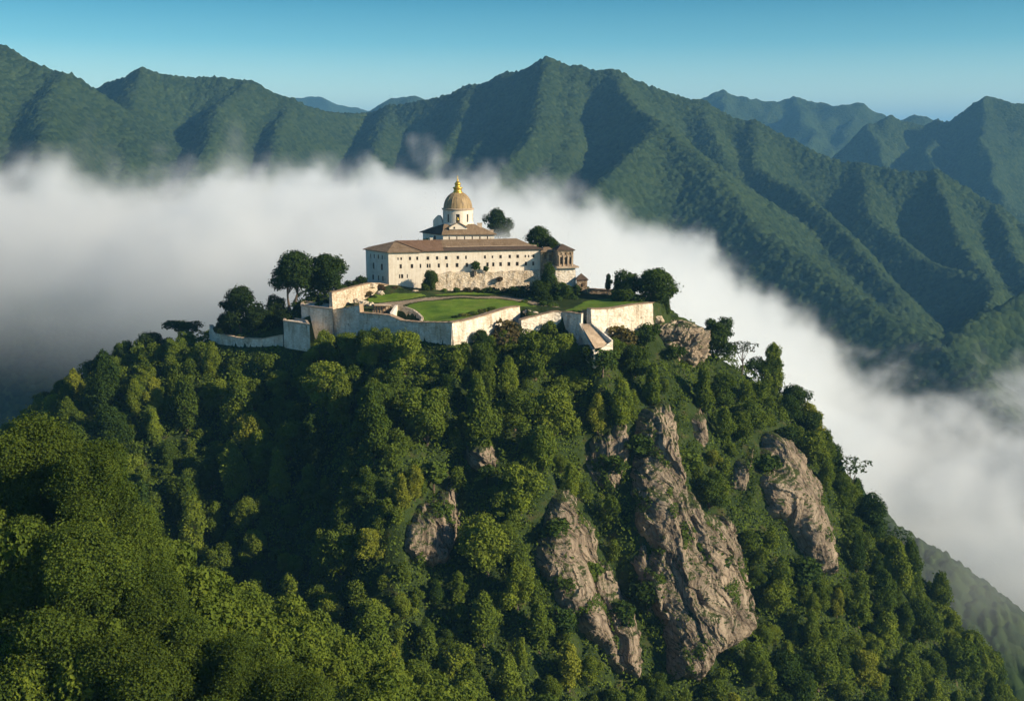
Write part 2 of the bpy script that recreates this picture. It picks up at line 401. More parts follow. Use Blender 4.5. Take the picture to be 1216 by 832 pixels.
# ------------------------------------------------------------------ trees
def leaf_mat(name):
    m, nt, N, L = new_mat(name)
    oi = nd(nt, 'ShaderNodeObjectInfo')
    at_ = nd(nt, 'ShaderNodeAttribute', attribute_name='leaf', attribute_type='GEOMETRY')
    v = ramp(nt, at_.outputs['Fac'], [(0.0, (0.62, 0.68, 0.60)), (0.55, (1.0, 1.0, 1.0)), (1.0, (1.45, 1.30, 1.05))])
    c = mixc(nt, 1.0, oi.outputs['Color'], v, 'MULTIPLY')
    d = nd(nt, 'ShaderNodeBsdfDiffuse'); t = nd(nt, 'ShaderNodeBsdfTranslucent'); mx = nd(nt, 'ShaderNodeMixShader')
    L.new(c, d.inputs[0]); L.new(mixc(nt, 1.0, c, (1.15, 1.15, 0.5), 'MULTIPLY'), t.inputs[0]); mx.inputs[0].default_value = 0.28
    o = nd(nt, 'ShaderNodeOutputMaterial'); L.new(d.outputs[0], mx.inputs[1]); L.new(t.outputs[0], mx.inputs[2]); L.new(mx.outputs[0], o.inputs[0])
    return m
LEAF = leaf_mat('leaves')
bk, nt, N, L = new_mat('bark')
c = ramp(nt, ntex(nt, vscale(nt, objc(nt), (3, 3, 0.6)), 2.0, 5), [(0.3, (0.055, 0.040, 0.028)), (0.7, (0.16, 0.125, 0.09))])
finish(nt, c, 0.95, ntex(nt, objc(nt), 6, 4), 0.6, 0.05)
BARK = bk

def set_attr(me, vals):
    a = me.attributes.new('leaf', 'FLOAT', 'FACE'); a.data.foreach_set('value', np.asarray(vals, np.float32))
def leaf_cloud(r, P, Nrm, size, tone, aspect=1.0, spread=0.55):
    """leaf-clump quads at P facing roughly along Nrm"""
    n = len(P)
    nn = Nrm + spread*r.normal(size=(n, 3)); nn /= np.linalg.norm(nn, axis=1, keepdims=True)+1e-9
    t = np.cross(nn, r.normal(size=(n, 3))); t /= np.linalg.norm(t, axis=1, keepdims=True)+1e-9
    b = np.cross(nn, t)
    s = (size*r.uniform(0.55, 1.3, n))[:, None]
    a = t*s*0.62*aspect; c = b*s*0.42
    k = nn*s*0.14
    V = np.stack([P-a-k, P-c*1.0, P+a-k, P+c], 1).reshape(-1, 3)
    return V, np.arange(n*4).reshape(n, 4), tone
def crown_blobs(r, H, Rr, base, kind):
    """ellipsoid lobes that make up one crown"""
    B = []
    if kind == 'round': n = 22
    elif kind == 'tall': n = 22
    elif kind == 'spread': n = 26
    elif kind == 'umbrella': n = 12
    else: n = 8
    for i in range(n):
        t = (i+0.5)/n
        if kind == 'umbrella':
            zz = H*(0.72+0.2*r.random()); rad = Rr*math.sqrt(t)*0.85; rr = Rr*(0.30+0.14*r.random()); rz = rr*0.55
        elif kind == 'tall':
            zz = base+(H-base)*(0.12+0.80*t); prof = math.sin(math.pi*min(1, 0.22+0.74*t)); rad = Rr*0.52*prof*(0.35+0.65*r.random()); rr = Rr*(0.20+0.28*prof*r.random()); rz = rr*(0.9+0.5*r.random())
        elif kind == 'spread':
            zz = base+(H-base)*(0.15+0.72*r.random()**0.8); prof = math.sqrt(max(0.05, 1-((zz-base)/(H-base)-0.35)**2*2.0)); rad = Rr*0.68*prof*math.sqrt(r.random()); rr = Rr*(0.17+0.2*r.random()); rz = rr*(0.6+0.35*r.random())
        else:
            zz = base+(H-base)*(0.18+0.66*t); prof = math.sqrt(max(0.05, 1-(2*((zz-base)/(H-base))-0.9)**2*0.8)); rad = Rr*0.68*prof*(0.25+0.75*r.random()**0.7); rr = Rr*(0.20+0.24*r.random()**1.5); rz = rr*(0.7+0.4*r.random())
        a = i*2.399+r.random()*0.8
        rad *= 0.85+0.3*math.sin(a*1.7+n)+0.15*r.normal() if kind != 'umbrella' else 1.0
        B.append((rad*math.cos(a), rad*math.sin(a), zz, rr, rr, rz))
    return np.array(B)
def sample_blobs(r, B, n, deep=0.25):
    w = B[:, 3]**2; w = w/w.sum()
    k = r.choice(len(B), n, p=w)
    d = r.normal(size=(n, 3)); d /= np.linalg.norm(d, axis=1, keepdims=True)
    rad = 1.0-deep*r.random(n)**1.6+0.15*r.normal(size=n)+0.35*(r.random(n) < 0.06)*r.random(n)
    # ragged lobes: push the surface in and out with noise
    b = B[k]
    bump = perlin(d[:, 0]*2.4+k*3.1, d[:, 1]*2.4+d[:, 2]*2.1)
    rad = rad*(1+0.22*bump)
    P = b[:, :3]+d*b[:, 3:6]*rad[:, None]
    keep = np.ones(n, bool)
    for j, q in enumerate(B):
        e = ((P-q[:3])/q[3:6]); inside = (e*e).sum(1) < 0.50
        keep &= ~(inside & (k != j))
    keep &= ~((d[:, 2] < -0.55) & (r.random(n) < 0.6))
    return P[keep], d[keep], k[keep]
def tube(pts, rad, sides=6):
    V, Fq = [], []
    for i, (p, q) in enumerate(zip(pts, rad)):
        a = Vector(pts[max(0, i-1)]); b = Vector(pts[min(len(pts)-1, i+1)])
        t = (b-a).normalized(); u = t.orthogonal().normalized(); v = t.cross(u)
        for s in range(sides):
            an = 2*math.pi*s/sides; V.append(tuple(Vector(p)+(u*math.cos(an)+v*math.sin(an))*q))
    for i in range(len(pts)-1):
        for s in range(sides):
            Fq.append((i*sides+s, i*sides+(s+1) % sides, (i+1)*sides+(s+1) % sides, (i+1)*sides+s))
    return V, Fq
def trunk_mesh(name, r, H, Rr, base, B, thick, multi=1):
    V, Fq = [], []
    def add(pts, rad):
        v, f = tube(pts, rad); o = len(V); V.extend(v); Fq.extend([tuple(i+o for i in q) for q in f])
    for m in range(multi):
        off = Vector(((m-(multi-1)/2)*Rr*0.22, 0, 0))
        top = Vector((r.normal()*0.05*Rr, r.normal()*0.05*Rr, base+(H-base)*0.62))+off*2
        pts = [off+Vector((0, 0, -1.6)), off+Vector((0, 0, 0.2)), off*1.3+Vector((r.normal()*0.12, r.normal()*0.12, base*0.5)), off*1.6+Vector((r.normal()*0.2, r.normal()*0.2, base)), top]
        add([tuple(q) for q in pts], [thick*1.5, thick*1.1, thick*0.85, thick*0.7, thick*0.25])
        for q in B[r.permutation(len(B))[:6]]:
            st = pts[3]*(0.8+0.0)+Vector((0, 0, base*0.2*r.random()))
            e = Vector(q[:3]); mid = (st+e)/2+Vector((0, 0, -0.06*H*r.random()))
            add([tuple(st), tuple(mid), tuple(e)], [thick*0.45, thick*0.3, thick*0.1])
    me = bpy.data.meshes.new(name)
    me.from_pydata(V, [], Fq); me.materials.append(BARK)
    me.polygons.foreach_set('use_smooth', [True]*len(me.polygons)); me.update()
    return me
def tree_kind(seed, H, Rr, base, kind, n, leaf, thick, multi=1, spread=0.55, deep=0.25, jit=0.30):
    r = np.random.default_rng(seed)
    B = crown_blobs(r, H, Rr, base, kind)
    P, d, k = sample_blobs(r, B, n, deep)
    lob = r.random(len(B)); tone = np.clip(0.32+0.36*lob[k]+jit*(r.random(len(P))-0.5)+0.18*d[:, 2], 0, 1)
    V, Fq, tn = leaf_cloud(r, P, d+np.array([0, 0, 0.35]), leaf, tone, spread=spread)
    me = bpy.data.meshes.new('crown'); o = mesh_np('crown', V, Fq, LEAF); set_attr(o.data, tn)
    crown = o.data; bpy.data.objects.remove(o)
    return dict(crown=crown, trunk=trunk_mesh('trunk', r, H, Rr, base, B, thick, multi), H=H, R=Rr, kind=kind)
def plant(kind, name, loc, scale, rz, color, label, cat, group=None, sz=1.0, sub='crown', trunk=True):
    e = empty(name, loc, rz); e.scale = (scale, scale, scale*sz)
    tag(e, label, cat, group)
    for nm, me in ((sub, kind['crown']), ('trunk', kind['trunk'])) if trunk else ((sub, kind['crown']),):
        o = bpy.data.objects.new(nm, me); COL.objects.link(o); o.parent = e
        o.color = (*color, 1)
    return e
KINDS = {}
for i, (H, Rr, b, k) in enumerate([(13, 5.9, 0.6, 'round'), (14, 6.4, 0.8, 'round'), (12, 5.5, 0.5, 'round'), (16, 5.4, 0.6, 'tall'), (18, 5.6, 0.9, 'tall'), (15, 4.8, 0.5, 'tall'), (12, 7.2, 0.9, 'spread'), (13, 7.6, 1.2, 'spread')]):
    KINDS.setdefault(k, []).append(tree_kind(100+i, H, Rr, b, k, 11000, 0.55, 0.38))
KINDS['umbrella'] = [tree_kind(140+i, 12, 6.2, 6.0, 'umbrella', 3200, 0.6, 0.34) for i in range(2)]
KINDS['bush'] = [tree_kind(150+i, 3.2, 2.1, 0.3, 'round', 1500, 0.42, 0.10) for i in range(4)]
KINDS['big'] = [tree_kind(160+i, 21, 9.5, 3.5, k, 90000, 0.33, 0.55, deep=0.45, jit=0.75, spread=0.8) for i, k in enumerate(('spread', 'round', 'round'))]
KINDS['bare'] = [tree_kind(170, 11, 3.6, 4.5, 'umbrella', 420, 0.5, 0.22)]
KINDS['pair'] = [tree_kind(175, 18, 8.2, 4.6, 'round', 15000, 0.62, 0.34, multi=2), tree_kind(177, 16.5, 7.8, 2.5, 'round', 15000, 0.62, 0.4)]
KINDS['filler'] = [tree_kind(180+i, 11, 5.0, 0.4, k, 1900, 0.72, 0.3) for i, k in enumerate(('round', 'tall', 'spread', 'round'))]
# ------------------------------------------------------------------ bare rock faces standing out of the slope
def rock_mat(name, k):
    rk, nt, N, L = new_mat(name)
    p = pos(nt)
    sa = nd(nt, 'ShaderNodeAttribute', attribute_name='strata', attribute_type='GEOMETRY').outputs['Vector']
    st = vscale(nt, sa, (0.55, 0.075, 1.0))
    n1 = ntex(nt, st, 1.0, 8, 0.62, 0.4); n2 = ntex(nt, p, 0.10, 5); n3 = ntex(nt, st, 3.6, 7, 0.68)
    c = ramp(nt, n1, [(q_, tuple(min(0.7, v_*k) for v_ in c_)) for q_, c_ in ((0.32, (0.110, 0.092, 0.072)), (0.46, (0.255, 0.212, 0.163)), (0.6, (0.360, 0.305, 0.236)), (0.75, (0.47, 0.41, 0.325)))])
    c = mixc(nt, 0.55, c, ramp(nt, n2, [(0.3, (0.62, 0.60, 0.58)), (0.7, (1.12, 1.05, 1.0))]), 'MULTIPLY')
    c = mixc(nt, 0.6, c, ramp(nt, n3, [(0.34, (0.45, 0.42, 0.40)), (0.48, (1, 1, 1))]), 'MULTIPLY')
    ge = nd(nt, 'ShaderNodeNewGeometry'); sx = nd(nt, 'ShaderNodeSeparateXYZ'); L.new(ge.outputs['Normal'], sx.inputs[0])
    ad = nd(nt, 'ShaderNodeMath', operation='MULTIPLY_ADD'); L.new(ntex(nt, p, 0.35, 5), ad.inputs[0]); ad.inputs[1].default_value = 0.9; L.new(sx.outputs[2], ad.inputs[2])
    ms = nd(nt, 'ShaderNodeMapRange'); ms.inputs[1].default_value = 1.16; ms.inputs[2].default_value = 1.34; L.new(ad.outputs[0], ms.inputs[0])
    c = mixc(nt, ms.outputs[0], c, (0.055, 0.075, 0.022))
    cr = nd(nt, 'ShaderNodeTexVoronoi', feature='DISTANCE_TO_EDGE'); cr.inputs['Scale'].default_value = 1.0
    L.new(vscale(nt, sa, (0.38, 0.085, 1.0)), cr.inputs['Vector'])
    c = mixc(nt, 0.75, c, ramp(nt, cr.outputs['Distance'], [(0.0, (0.30, 0.27, 0.25)), (0.05, (1, 1, 1))]), 'MULTIPLY')
    hsum = nd(nt, 'ShaderNodeMath', operation='ADD'); L.new(n3, hsum.inputs[0]); L.new(ntex(nt, vscale(nt, sa, (2.4, 0.5, 1)), 1.6, 6, 0.7), hsum.inputs[1])
    finish(nt, c, 0.92, hsum.outputs[0], 1.0, 0.55, spec=0.12)
    return rk
ROCK = rock_mat('cliff_rock', 1.0)
PALEROCK = rock_mat('pale_cliff_rock', 1.4)
ROCKS = [
 ('slab', [(498,600),(512,589),(536,569),(546,577),(545,608),(540,628),(537,667),(512,671),(490,672),(478,652),(482,628)], 5.0, 'squat tan rock block jutting from the trees left of centre, its left side in shade'),
 ('slab', [(553,535),(571,523),(588,525),(588,551),(571,564),(556,555)], 6.5, 'small tan rock patch high in the forest below the lawn corner'),
 ('slab', [(648,606),(668,575),(684,598),(700,620),(711,656),(732,688),(748,709),(759,760),(759,806),(743,802),(722,788),(701,760),(682,736),(664,724),(654,696),(640,680),(634,650)], 6.0, 'long tan rock slab running down and right, lowest of the cliff faces'),
 ('tall', [(752,518),(764,490),(775,473),(790,475),(799,500),(803,540),(815,575),(832,606),(850,612),(864,610),(872,645),(886,690),(896,735),(880,758),(850,778),(832,806),(797,804),(790,760),(778,735),(766,700),(770,655),(756,620),(750,560)], 7.5, 'tallest grey tan cliff face, under the white stairway wall'),
 ('slab', [(695,540),(704,520),(726,512),(744,498),(748,530),(742,556),(728,578),(708,580),(697,560)], 4.0, 'narrow streaked rock wedge beside the dark gully under the stairway'),
 ('slab', [(868,578),(875,548),(890,530),(899,527),(896,552),(886,580)], 3.5, 'thin rock sliver just left of the triangular grey cliff'),
 ('slab', [(902,516),(925,512),(951,535),(972,582),(990,655),(989,680),(962,684),(951,656),(941,630),(928,615),(912,610),(904,575)], 6.0, 'triangular grey brown cliff on the right shoulder of the hill'),
 ('slab', [(819,500),(829,478),(841,512),(840,535),(824,522)], 2.6, 'thin upright rock fin between the two biggest cliffs'),
 ('top', [(775,384),(790,377),(806,378),(820,382),(832,406),(824,415),(800,423),(779,430),(774,412)], 4.0, 'rounded layered rock bluff below the round trees at the end of the white wall'),
 ('slab', [(700,770),(722,800),(745,820),(740,838),(700,838)], 2.5, 'low rock at the foot of the longest slab'),
 ('slab', [(764,640),(776,690),(774,730),(762,712),(752,668)], 2.8, 'dark rock rib in the cleft beside the tallest cliff'),
]
ROCKS = [q for q in ROCKS if 'foot of' not in q[3]]
def rock(kind, poly, bulge, label, idx):
    pa = np.array(poly, float)
    x0, y0 = pa.min(0)-14; x1, y1 = pa.max(0)+14
    stp = 1.25
    gx = np.arange(x0, x1, stp); gy = np.arange(y0, y1, stp)
    X, Y = np.meshgrid(gx, gy)
    wob = 5.0*fbm(X/26, Y/40+idx, 4) + 2.2*fbm(X/7, Y/9+idx, 3)
    sd, _ = poly_sd(X, Y, pa); s = -sd + wob
    wx, wy, wz = march(X.ravel(), Y.ravel(), hz_, 150, 480, 1.0)
    bad = np.isnan(wy)
    if bad.any():
        near = np.nanmean(wy); u = (X.ravel()-608)/F; v = (416-Y.ravel())/F; dn = CP+v*SP
        wy = np.where(bad, near, wy); wx = u/dn*wy; wz = CZ+(-SP+v*CP)/dn*wy
    # outward direction: down the slope, leaning to the viewer's side of the hill
    gxn = (hz_(wx+4, wy)-hz_(wx-4, wy))/8; gyn = (hz_(wx, wy+4)-hz_(wx, wy-4))/8
    n = np.stack([-gxn*0.6, -np.abs(gyn)*0.8-0.25, np.full_like(gxn, 0.35)], 1)
    n = n.mean(0)*0.6+n*0.4; n /= np.linalg.norm(n, axis=1, keepdims=True)
    S = s.ravel()
    prof = np.where(S > 0, 1-np.exp(-np.maximum(S, 0)/7.0), 0)
    # strata: slanting slabs with steep steps
    a = R(24) if kind != 'top' else R(70)
    U = (X*math.cos(a)-Y*math.sin(a)).ravel(); Wv = (X*math.sin(a)+Y*math.cos(a)).ravel()
    if kind == 'top': U, Wv = Y.ravel()*1.0+X.ravel()*0.25, X.ravel()
    U = U + 9*fbm(Wv/60, U/60+idx, 3)
    saw = lambda t: (lambda f: np.where(f < 0.78, f/0.78, (1-f)/0.22))(t-np.floor(t))
    def plate(u, v):
        d_, v_ = worley(u, v); return v_
    wu = U+3.0*perlin(U/14, Wv/30)
    h = 0.55*saw(U/43.0+idx*0.37+0.2*perlin(Wv/90, U/60))+0.36*plate(wu/22.0, Wv/92+idx)+0.20*plate(wu/10.0+7, Wv/44+idx)+0.09*plate(wu/4.6+3, Wv/20)
    h = h+0.14*ridged(U/20, Wv/120+idx, 3)+0.04*fbm(X.ravel()/5, Y.ravel()/5, 3)
    if kind == 'top': n = np.tile(np.array([[0.38, -0.85, 0.22]]), (len(S), 1))
    off = 1.3*bulge*prof*(0.42+0.62*h)
    off = np.where(S > 0, off, -np.minimum(-S*0.35, 4.0))
    V = np.stack([wx, wy, wz], 1)+n*off[:, None]
    fq = grid_faces(len(gx), len(gy)); keep = (S[fq] > -11).all(1); fq = fq[keep]
    used = np.unique(fq); remap = np.full(len(S), -1); remap[used] = np.arange(len(used))
    o = mesh_np('cliff', V[used], remap[fq], ROCK, smooth=False)
    at_ = o.data.attributes.new('strata', 'FLOAT_VECTOR', 'POINT'); at_.data.foreach_set('vector', np.stack([U*0.30, Wv*0.30, off*0.3+idx*5], 1)[used].astype(np.float32).ravel())
    tag(o, label, 'cliff', 'bare rock faces on the hillside')
    # creepers rooted in the cracks and round the edges: a part of each rock
    rr_ = np.random.default_rng(300+idx)
    mk = fbm(U/20+idx*3, Wv/34, 4)
    cov = np.where(S > 0, sm(0.42, 0.70, mk+0.5*np.exp(-np.maximum(S, 0)/4.0)-0.05), 0)
    Nn = np.cross(np.gradient(V.reshape(len(gy), len(gx), 3), axis=1), np.gradient(V.reshape(len(gy), len(gx), 3), axis=0)).reshape(-1, 3)
    Nn /= np.linalg.norm(Nn, axis=1, keepdims=True)+1e-9; Nn *= np.where(Nn[:, 1:2] > 0, -1, 1)
    pick = np.where((S > -6) & (rr_.random(len(S)) < np.where(S > 0, cov*0.9, 0.22)))[0]
    pick = np.concatenate([pick, pick]); Pp = V[pick]+Nn[pick]*rr_.uniform(0.05, 1.0, (len(pick), 1))+rr_.normal(size=(len(pick), 3))*0.25
    if len(pick) > 10:
        Vv, Fv, tv = leaf_cloud(rr_, Pp, Nn[pick]+np.array([0.1, -0.2, 0.5]), 0.62, np.clip(0.4+0.3*rr_.normal(size=len(pick))*0.6, 0, 1), spread=0.5)
        iv = mesh_np('ivy', Vv, Fv, LEAF, parent=o); set_attr(iv.data, tv); iv.color = (0.080, 0.122, 0.024, 1)
def bluff(label):
    bm = bmesh.new(); bmesh.ops.create_icosphere(bm, subdivisions=6, radius=1.0)
    c0 = at(804, 405, 386); n = len(bm.verts)
    P = np.array([v.co[:] for v in bm.verts]); Dn = P.copy()
    P = P*np.array([10.5, 10.5, 10.0]); P[:, 2] = np.where(P[:, 2] > 6.4, 6.4+(P[:, 2]-6.4)*0.22, P[:, 2])
    P[:, 2] -= 0.16*P[:, 0]*(P[:, 0] > 0)
    lay = P[:, 2]-0.28*P[:, 0]+1.2*fbm(P[:, 0]/6, P[:, 1]/6, 3)
    t = lay/2.3; f = t-np.floor(t); step = np.where(f < 0.8, f/0.8, (1-f)/0.2)
    t2 = lay/0.8+0.4; f2 = t2-np.floor(t2)
    an = np.arctan2(P[:, 1], P[:, 0])*7
    d_, v_ = worley(an/2.0, lay/2.6); d2, v2 = worley(an*1.1+5, lay/1.1)
    off = 0.9*step+0.28*f2+1.5*(v_-0.5)+0.6*(v2-0.5)+1.6*fbm(an/3, P[:, 2]/5, 4)
    off = off*np.where(Dn[:, 2] > 0.5, 0.35, 1.0)
    P = P+Dn*off[:, None]
    for v, q in zip(bm.verts, P): v.co = q
    me = bpy.data.meshes.new('cliff'); bm.to_mesh(me); bm.free(); me.materials.append(PALEROCK)
    a = me.attributes.new('strata', 'FLOAT_VECTOR', 'POINT'); a.data.foreach_set('vector', np.stack([lay*1.1, an*1.2, P[:, 1]*0.1], 1).astype(np.float32).ravel())
    o = bpy.data.objects.new('cliff', me); COL.objects.link(o); o.location = c0
    tag(o, label, 'cliff', 'bare rock faces on the hillside')
for i, (k, poly, b, lab) in enumerate(ROCKS):
    if k == 'top': bluff(lab)
    else: rock(k, poly, b, lab, i)
RPOLY = [np.array(q[1], float) for q in ROCKS]
def rock_sd(px, py):
    d = np.full(np.shape(px), 1e9)
    for q in RPOLY: d = np.minimum(d, poly_sd(px, py, q)[0])
    return d
# ------------------------------------------------------------------ undergrowth: nobody could count these bushes
r = np.random.default_rng(21)
n = 980000
ux = r.uniform(-260, 290, n); uy = r.uniform(100, 470, n)
uy[:230000] = r.uniform(100, 240, 230000); ux[:230000] = r.uniform(-110, 110, 230000)
uz = hz_(ux, uy); ud = bil(_D, ux, uy)
px, py = pix(ux, uy, uz)
rs = rock_sd(px, py)
ok = ((ud > 1.0) | ((px < 400) & (uy > 376.5) & (ud < -3)) | ((px > 779) & (uy > 378))) & ((ud < 190) | (uy < 215)) & ((rs > 4.5) | (r.random(n) < 0.015)) & (px > -40) & (px < 1260) & (py < 860)
ux, uy, ud = ux[ok], uy[ok], ud[ok]
dome = lambda d, q: np.sqrt(np.maximum(0, 1-(d/q)**2))
def mounds(x, y):
    a, b = worley(x/6.4, y/6.4); c_, d_ = worley(x/3.1+40, y/3.1)
    return 4.6*(0.25+0.75*b)*dome(a, 0.62)*(b > 0.25)+1.7*(0.3+0.7*d_)*dome(c_, 0.6), b, d_
def mh(x, y): return hz_(x, y)+mounds(x, y)[0]*np.maximum(0.18, sm(0, 11, np.abs(bil(_D, x, y))))
_, wv, v2 = mounds(ux, uy)
uz = mh(ux, uy)*1.0-0.35*r.random(len(ux))
nx = -(mh(ux+0.8, uy)-mh(ux-0.8, uy))/1.6; ny = -(mh(ux, uy+0.8)-mh(ux, uy-0.8))/1.6
nn = np.stack([nx, ny, np.ones_like(nx)], 1); nn /= np.linalg.norm(nn, axis=1, keepdims=True)
pch = fbm(ux/26+3, uy/26, 3)
tone = np.clip(0.42+0.3*(wv-0.5)+0.25*(v2-0.5)+0.25*pch+0.3*(r.random(len(ux))-0.5), 0, 1)
V, Fq, tn = leaf_cloud(r, np.stack([ux, uy, uz], 1), nn, np.interp(uy, [110, 180, 300], [0.30, 0.44, 0.70]), tone, spread=0.55)
o = mesh_np('undergrowth', V, Fq, LEAF); set_attr(o.data, tn); o.color = (0.102, 0.150, 0.025, 1)
tag(o, kind='stuff')

# ------------------------------------------------------------------ the hillside wood, tree by tree
TONES = [('dark green', (0.036, 0.066, 0.015)), ('deep green', (0.062, 0.100, 0.018)), ('mid green', (0.100, 0.146, 0.023)), ('bright green', (0.142, 0.192, 0.028)), ('yellow green', (0.192, 0.220, 0.032))]
FORT = np.array([(228,400),(262,415),(300,419),(336,415),(368,408),(400,388),(430,392),(480,390),(537,398),(618,392),(640,388),(660,378),(700,400),(716,412),(735,398),(776,382),(800,400),(835,408),(835,250),(228,250)], float)
_gx, _gy = np.meshgrid(np.arange(-60, 1300, 2.0), np.arange(200, 1000, 2.0))
_RS = rock_sd(_gx, _gy); _KO = poly_sd(_gx, _gy, FORT)[0]
def ras(A, px, py): return A[int(min(399, max(0, (py-200)/2)))][int(min(679, max(0, (px+60)/2)))]
cand = []
for it in range(14000):
    x = r.uniform(-230, 260); y = r.uniform(232, 468)
    cand.append((x, y))
cand = np.array(cand)
cz = hz_(cand[:, 0], cand[:, 1]); cd = bil(_D, cand[:, 0], cand[:, 1])
cpx, cpy = pix(cand[:, 0], cand[:, 1], cz)
acc = []
def far_enough(x, y, rad):
    return all((x-q[0])**2+(y-q[1])**2 > (0.5*(rad+q[3]))**2 for q in acc)
for (x, y), z, d, ax, ay in zip(cand, cz, cd, cpx, cpy):
    if 800 < ax < 915 and ay < 480 and d < 45: continue
    if d < 2.5 or d > 170 or ax < -30 or ax > 1250 or ay > 905: continue
    if not far_enough(x, y, 4.2): continue
    steep = 690 < ax < 1000 and 470 < ay < 790
    u = r.random()
    if steep and u < 0.5: continue
    knd = ('round', 'tall', 'spread')[int(r.choice(3, p=(0.45, 0.35, 0.20)))]
    sc = r.choice([r.uniform(0.45, 0.75), r.uniform(0.7, 1.1), r.uniform(1.0, 1.35)], p=[0.25, 0.42, 0.33])*(0.75 if d < 10 else 1.0)*(0.8 if steep else 1.0)*(0.62 if (ax < 260 and y > 360) else 1.0)
    K = KINDS[knd][int(r.integers(len(KINDS[knd])))]
    H, Rr = K['H']*sc, K['R']*sc
    # stay off the rock faces and the walls
    for tr in range(4):
        hx, hy = pix(x, y, z+H*0.95); mx_, my_ = pix(x, y, z+H*0.55)
        pr = Rr*F/math.hypot(y, CZ-z)
        lo_ = min(ras(_RS, mx_, my_), ras(_RS, hx, hy), ras(_RS, mx_-pr, my_), ras(_RS, mx_+pr, my_), ras(_RS, mx_-pr*0.7, hy), ras(_RS, mx_+pr*0.7, hy), ras(_RS, mx_, hy-6))
        if lo_ > 1 and min(ras(_KO, hx, hy), ras(_KO, hx-pr*0.7, hy+pr*0.5), ras(_KO, hx+pr*0.7, hy+pr*0.5)) > -5: break
        sc *= 0.72; H, Rr = K['H']*sc, K['R']*sc
    else: continue
    if sc < 0.3: continue
    if not far_enough(x, y, Rr*1.42): continue
    acc.append((x, y, z, Rr*1.42, K, sc, knd, ax, ay, H))
# what the slope itself hides is left out
tx = np.array([a[0] for a in acc]); ty = np.array([a[1] for a in acc]); tz = np.array([a[2]+a[9]*0.8 for a in acc])
qx, qy = pix(tx, ty, tz); _, Yh, _ = march(qx, qy, hz_, 150, 520, 2.0)
vis = np.isnan(Yh) | (Yh > ty-4)
vis &= (qy < 850) & (qx > -25) & (qx < 1240)
size = np.array([a[3]/a[1] for a in acc])
order = [i for i in np.argsort(-size) if vis[i]]
print('hill trees', len(acc), len(order))
CHOSEN = [acc[i] for i in order[:292]]
# past three hundred, the remaining small trees between them are one mass
extra = []
taken = [(q[0], q[1], q[3]) for q in CHOSEN]
cand2 = np.stack([r.uniform(-230, 260, 9000), r.uniform(115, 462, 9000)], 1); z2 = hz_(cand2[:, 0], cand2[:, 1]); d2_ = bil(_D, cand2[:, 0], cand2[:, 1]); p2x, p2y = pix(cand2[:, 0], cand2[:, 1], z2)
for (x, y), z, d, ax, ay in zip(cand2, z2, d2_, p2x, p2y):
    if 800 < ax < 915 and ay < 470 and d < 45: continue
    if (d < 3 and y > 300) or ax < -20 or ax > 1240 or ay > 900: continue
    sc = r.uniform(0.42, 0.85); H, Rr = 11*sc, 5.0*sc; pr = Rr*F/math.hypot(y, CZ-z)
    hx, hy = pix(x, y, z+H); mx_, my_ = pix(x, y, z+H*0.5)
    if min(ras(_RS, mx_, my_), ras(_RS, hx, hy), ras(_RS, mx_-pr*1.1, my_), ras(_RS, mx_+pr*1.1, my_), ras(_RS, mx_, hy-6)) < 2: continue
    if min(ras(_KO, hx, hy), ras(_KO, hx-pr*0.7, hy+pr*0.5), ras(_KO, hx+pr*0.7, hy+pr*0.5)) < -4: continue
    if any((x-q[0])**2+(y-q[1])**2 < (0.42*(q[2]+Rr*1.3))**2 for q in taken): continue
    taken.append((x, y, Rr*1.3)); extra.append((x, y, z, sc))
ex_ = np.array(extra); qx, qy = pix(ex_[:, 0], ex_[:, 1], ex_[:, 2]+9*ex_[:, 3]); _, Yh, _ = march(qx, qy, hz_, 90, 520, 2.0)
extra = [e for e, h_, q_ in zip(extra, Yh, qy) if (np.isnan(h_) or h_ > e[1]-4) and q_ < 850]
WV, WT = [], []
fill_data = []
for K in KINDS['filler']:
    me = K['crown']; a = np.empty(len(me.vertices)*3, np.float32); me.vertices.foreach_get('co', a); t_ = np.empty(len(me.polygons), np.float32); me.attributes['leaf'].data.foreach_get('value', t_)
    fill_data.append((a.reshape(-1, 3), t_))
for k, (x, y, z, sc) in enumerate(extra):
    a, t_ = fill_data[k % 4]; an = r.uniform(0, 6.28); ca, sa_ = math.cos(an), math.sin(an)
    WV.append(np.stack([x+sc*(a[:, 0]*ca-a[:, 1]*sa_), y+sc*(a[:, 0]*sa_+a[:, 1]*ca), z-0.4+sc*a[:, 2]*r.uniform(0.85, 1.25)], 1)); WT.append(np.clip(t_+r.normal()*0.16, 0, 1))
WV = np.concatenate(WV); WT = np.concatenate(WT)
wo_ = mesh_np('woodland', WV, np.arange(len(WV)).reshape(-1, 4), LEAF); set_attr(wo_.data, WT); wo_.color = (0.102, 0.148, 0.024, 1)
tag(wo_, kind='stuff'); print('woodland', len(extra))
def place_hill_trees():
    for k, (x, y, z, rr, K, sc, knd, ax, ay, H) in enumerate(CHOSEN):
        pch = float(fbm(np.array([x/30.0]), np.array([y/30.0]), 3)[0])
        t = 2.1+1.6*pch+r.normal()*0.8+(0.5 if 380 < ax < 620 and ay > 540 else 0)-(0.4 if ax > 900 else 0)  # lower-centre crowns toned lighter: sunlit patch painted into the leaf colour
        ti = int(np.clip(round(t), 0, 4))
        col = np.array(TONES[ti][1])*r.uniform(0.9, 1.1)
        e = plant(K, 'tree', (x, y, z-0.3), sc, r.uniform(0, 6.28), col, None, 'tree', 'trees of the hillside wood', sz=r.uniform(0.92, 1.12))
        HT.append((e, x, y, z, H, rr, TONES[ti][0], knd, sc))
HT = []
place_hill_trees()

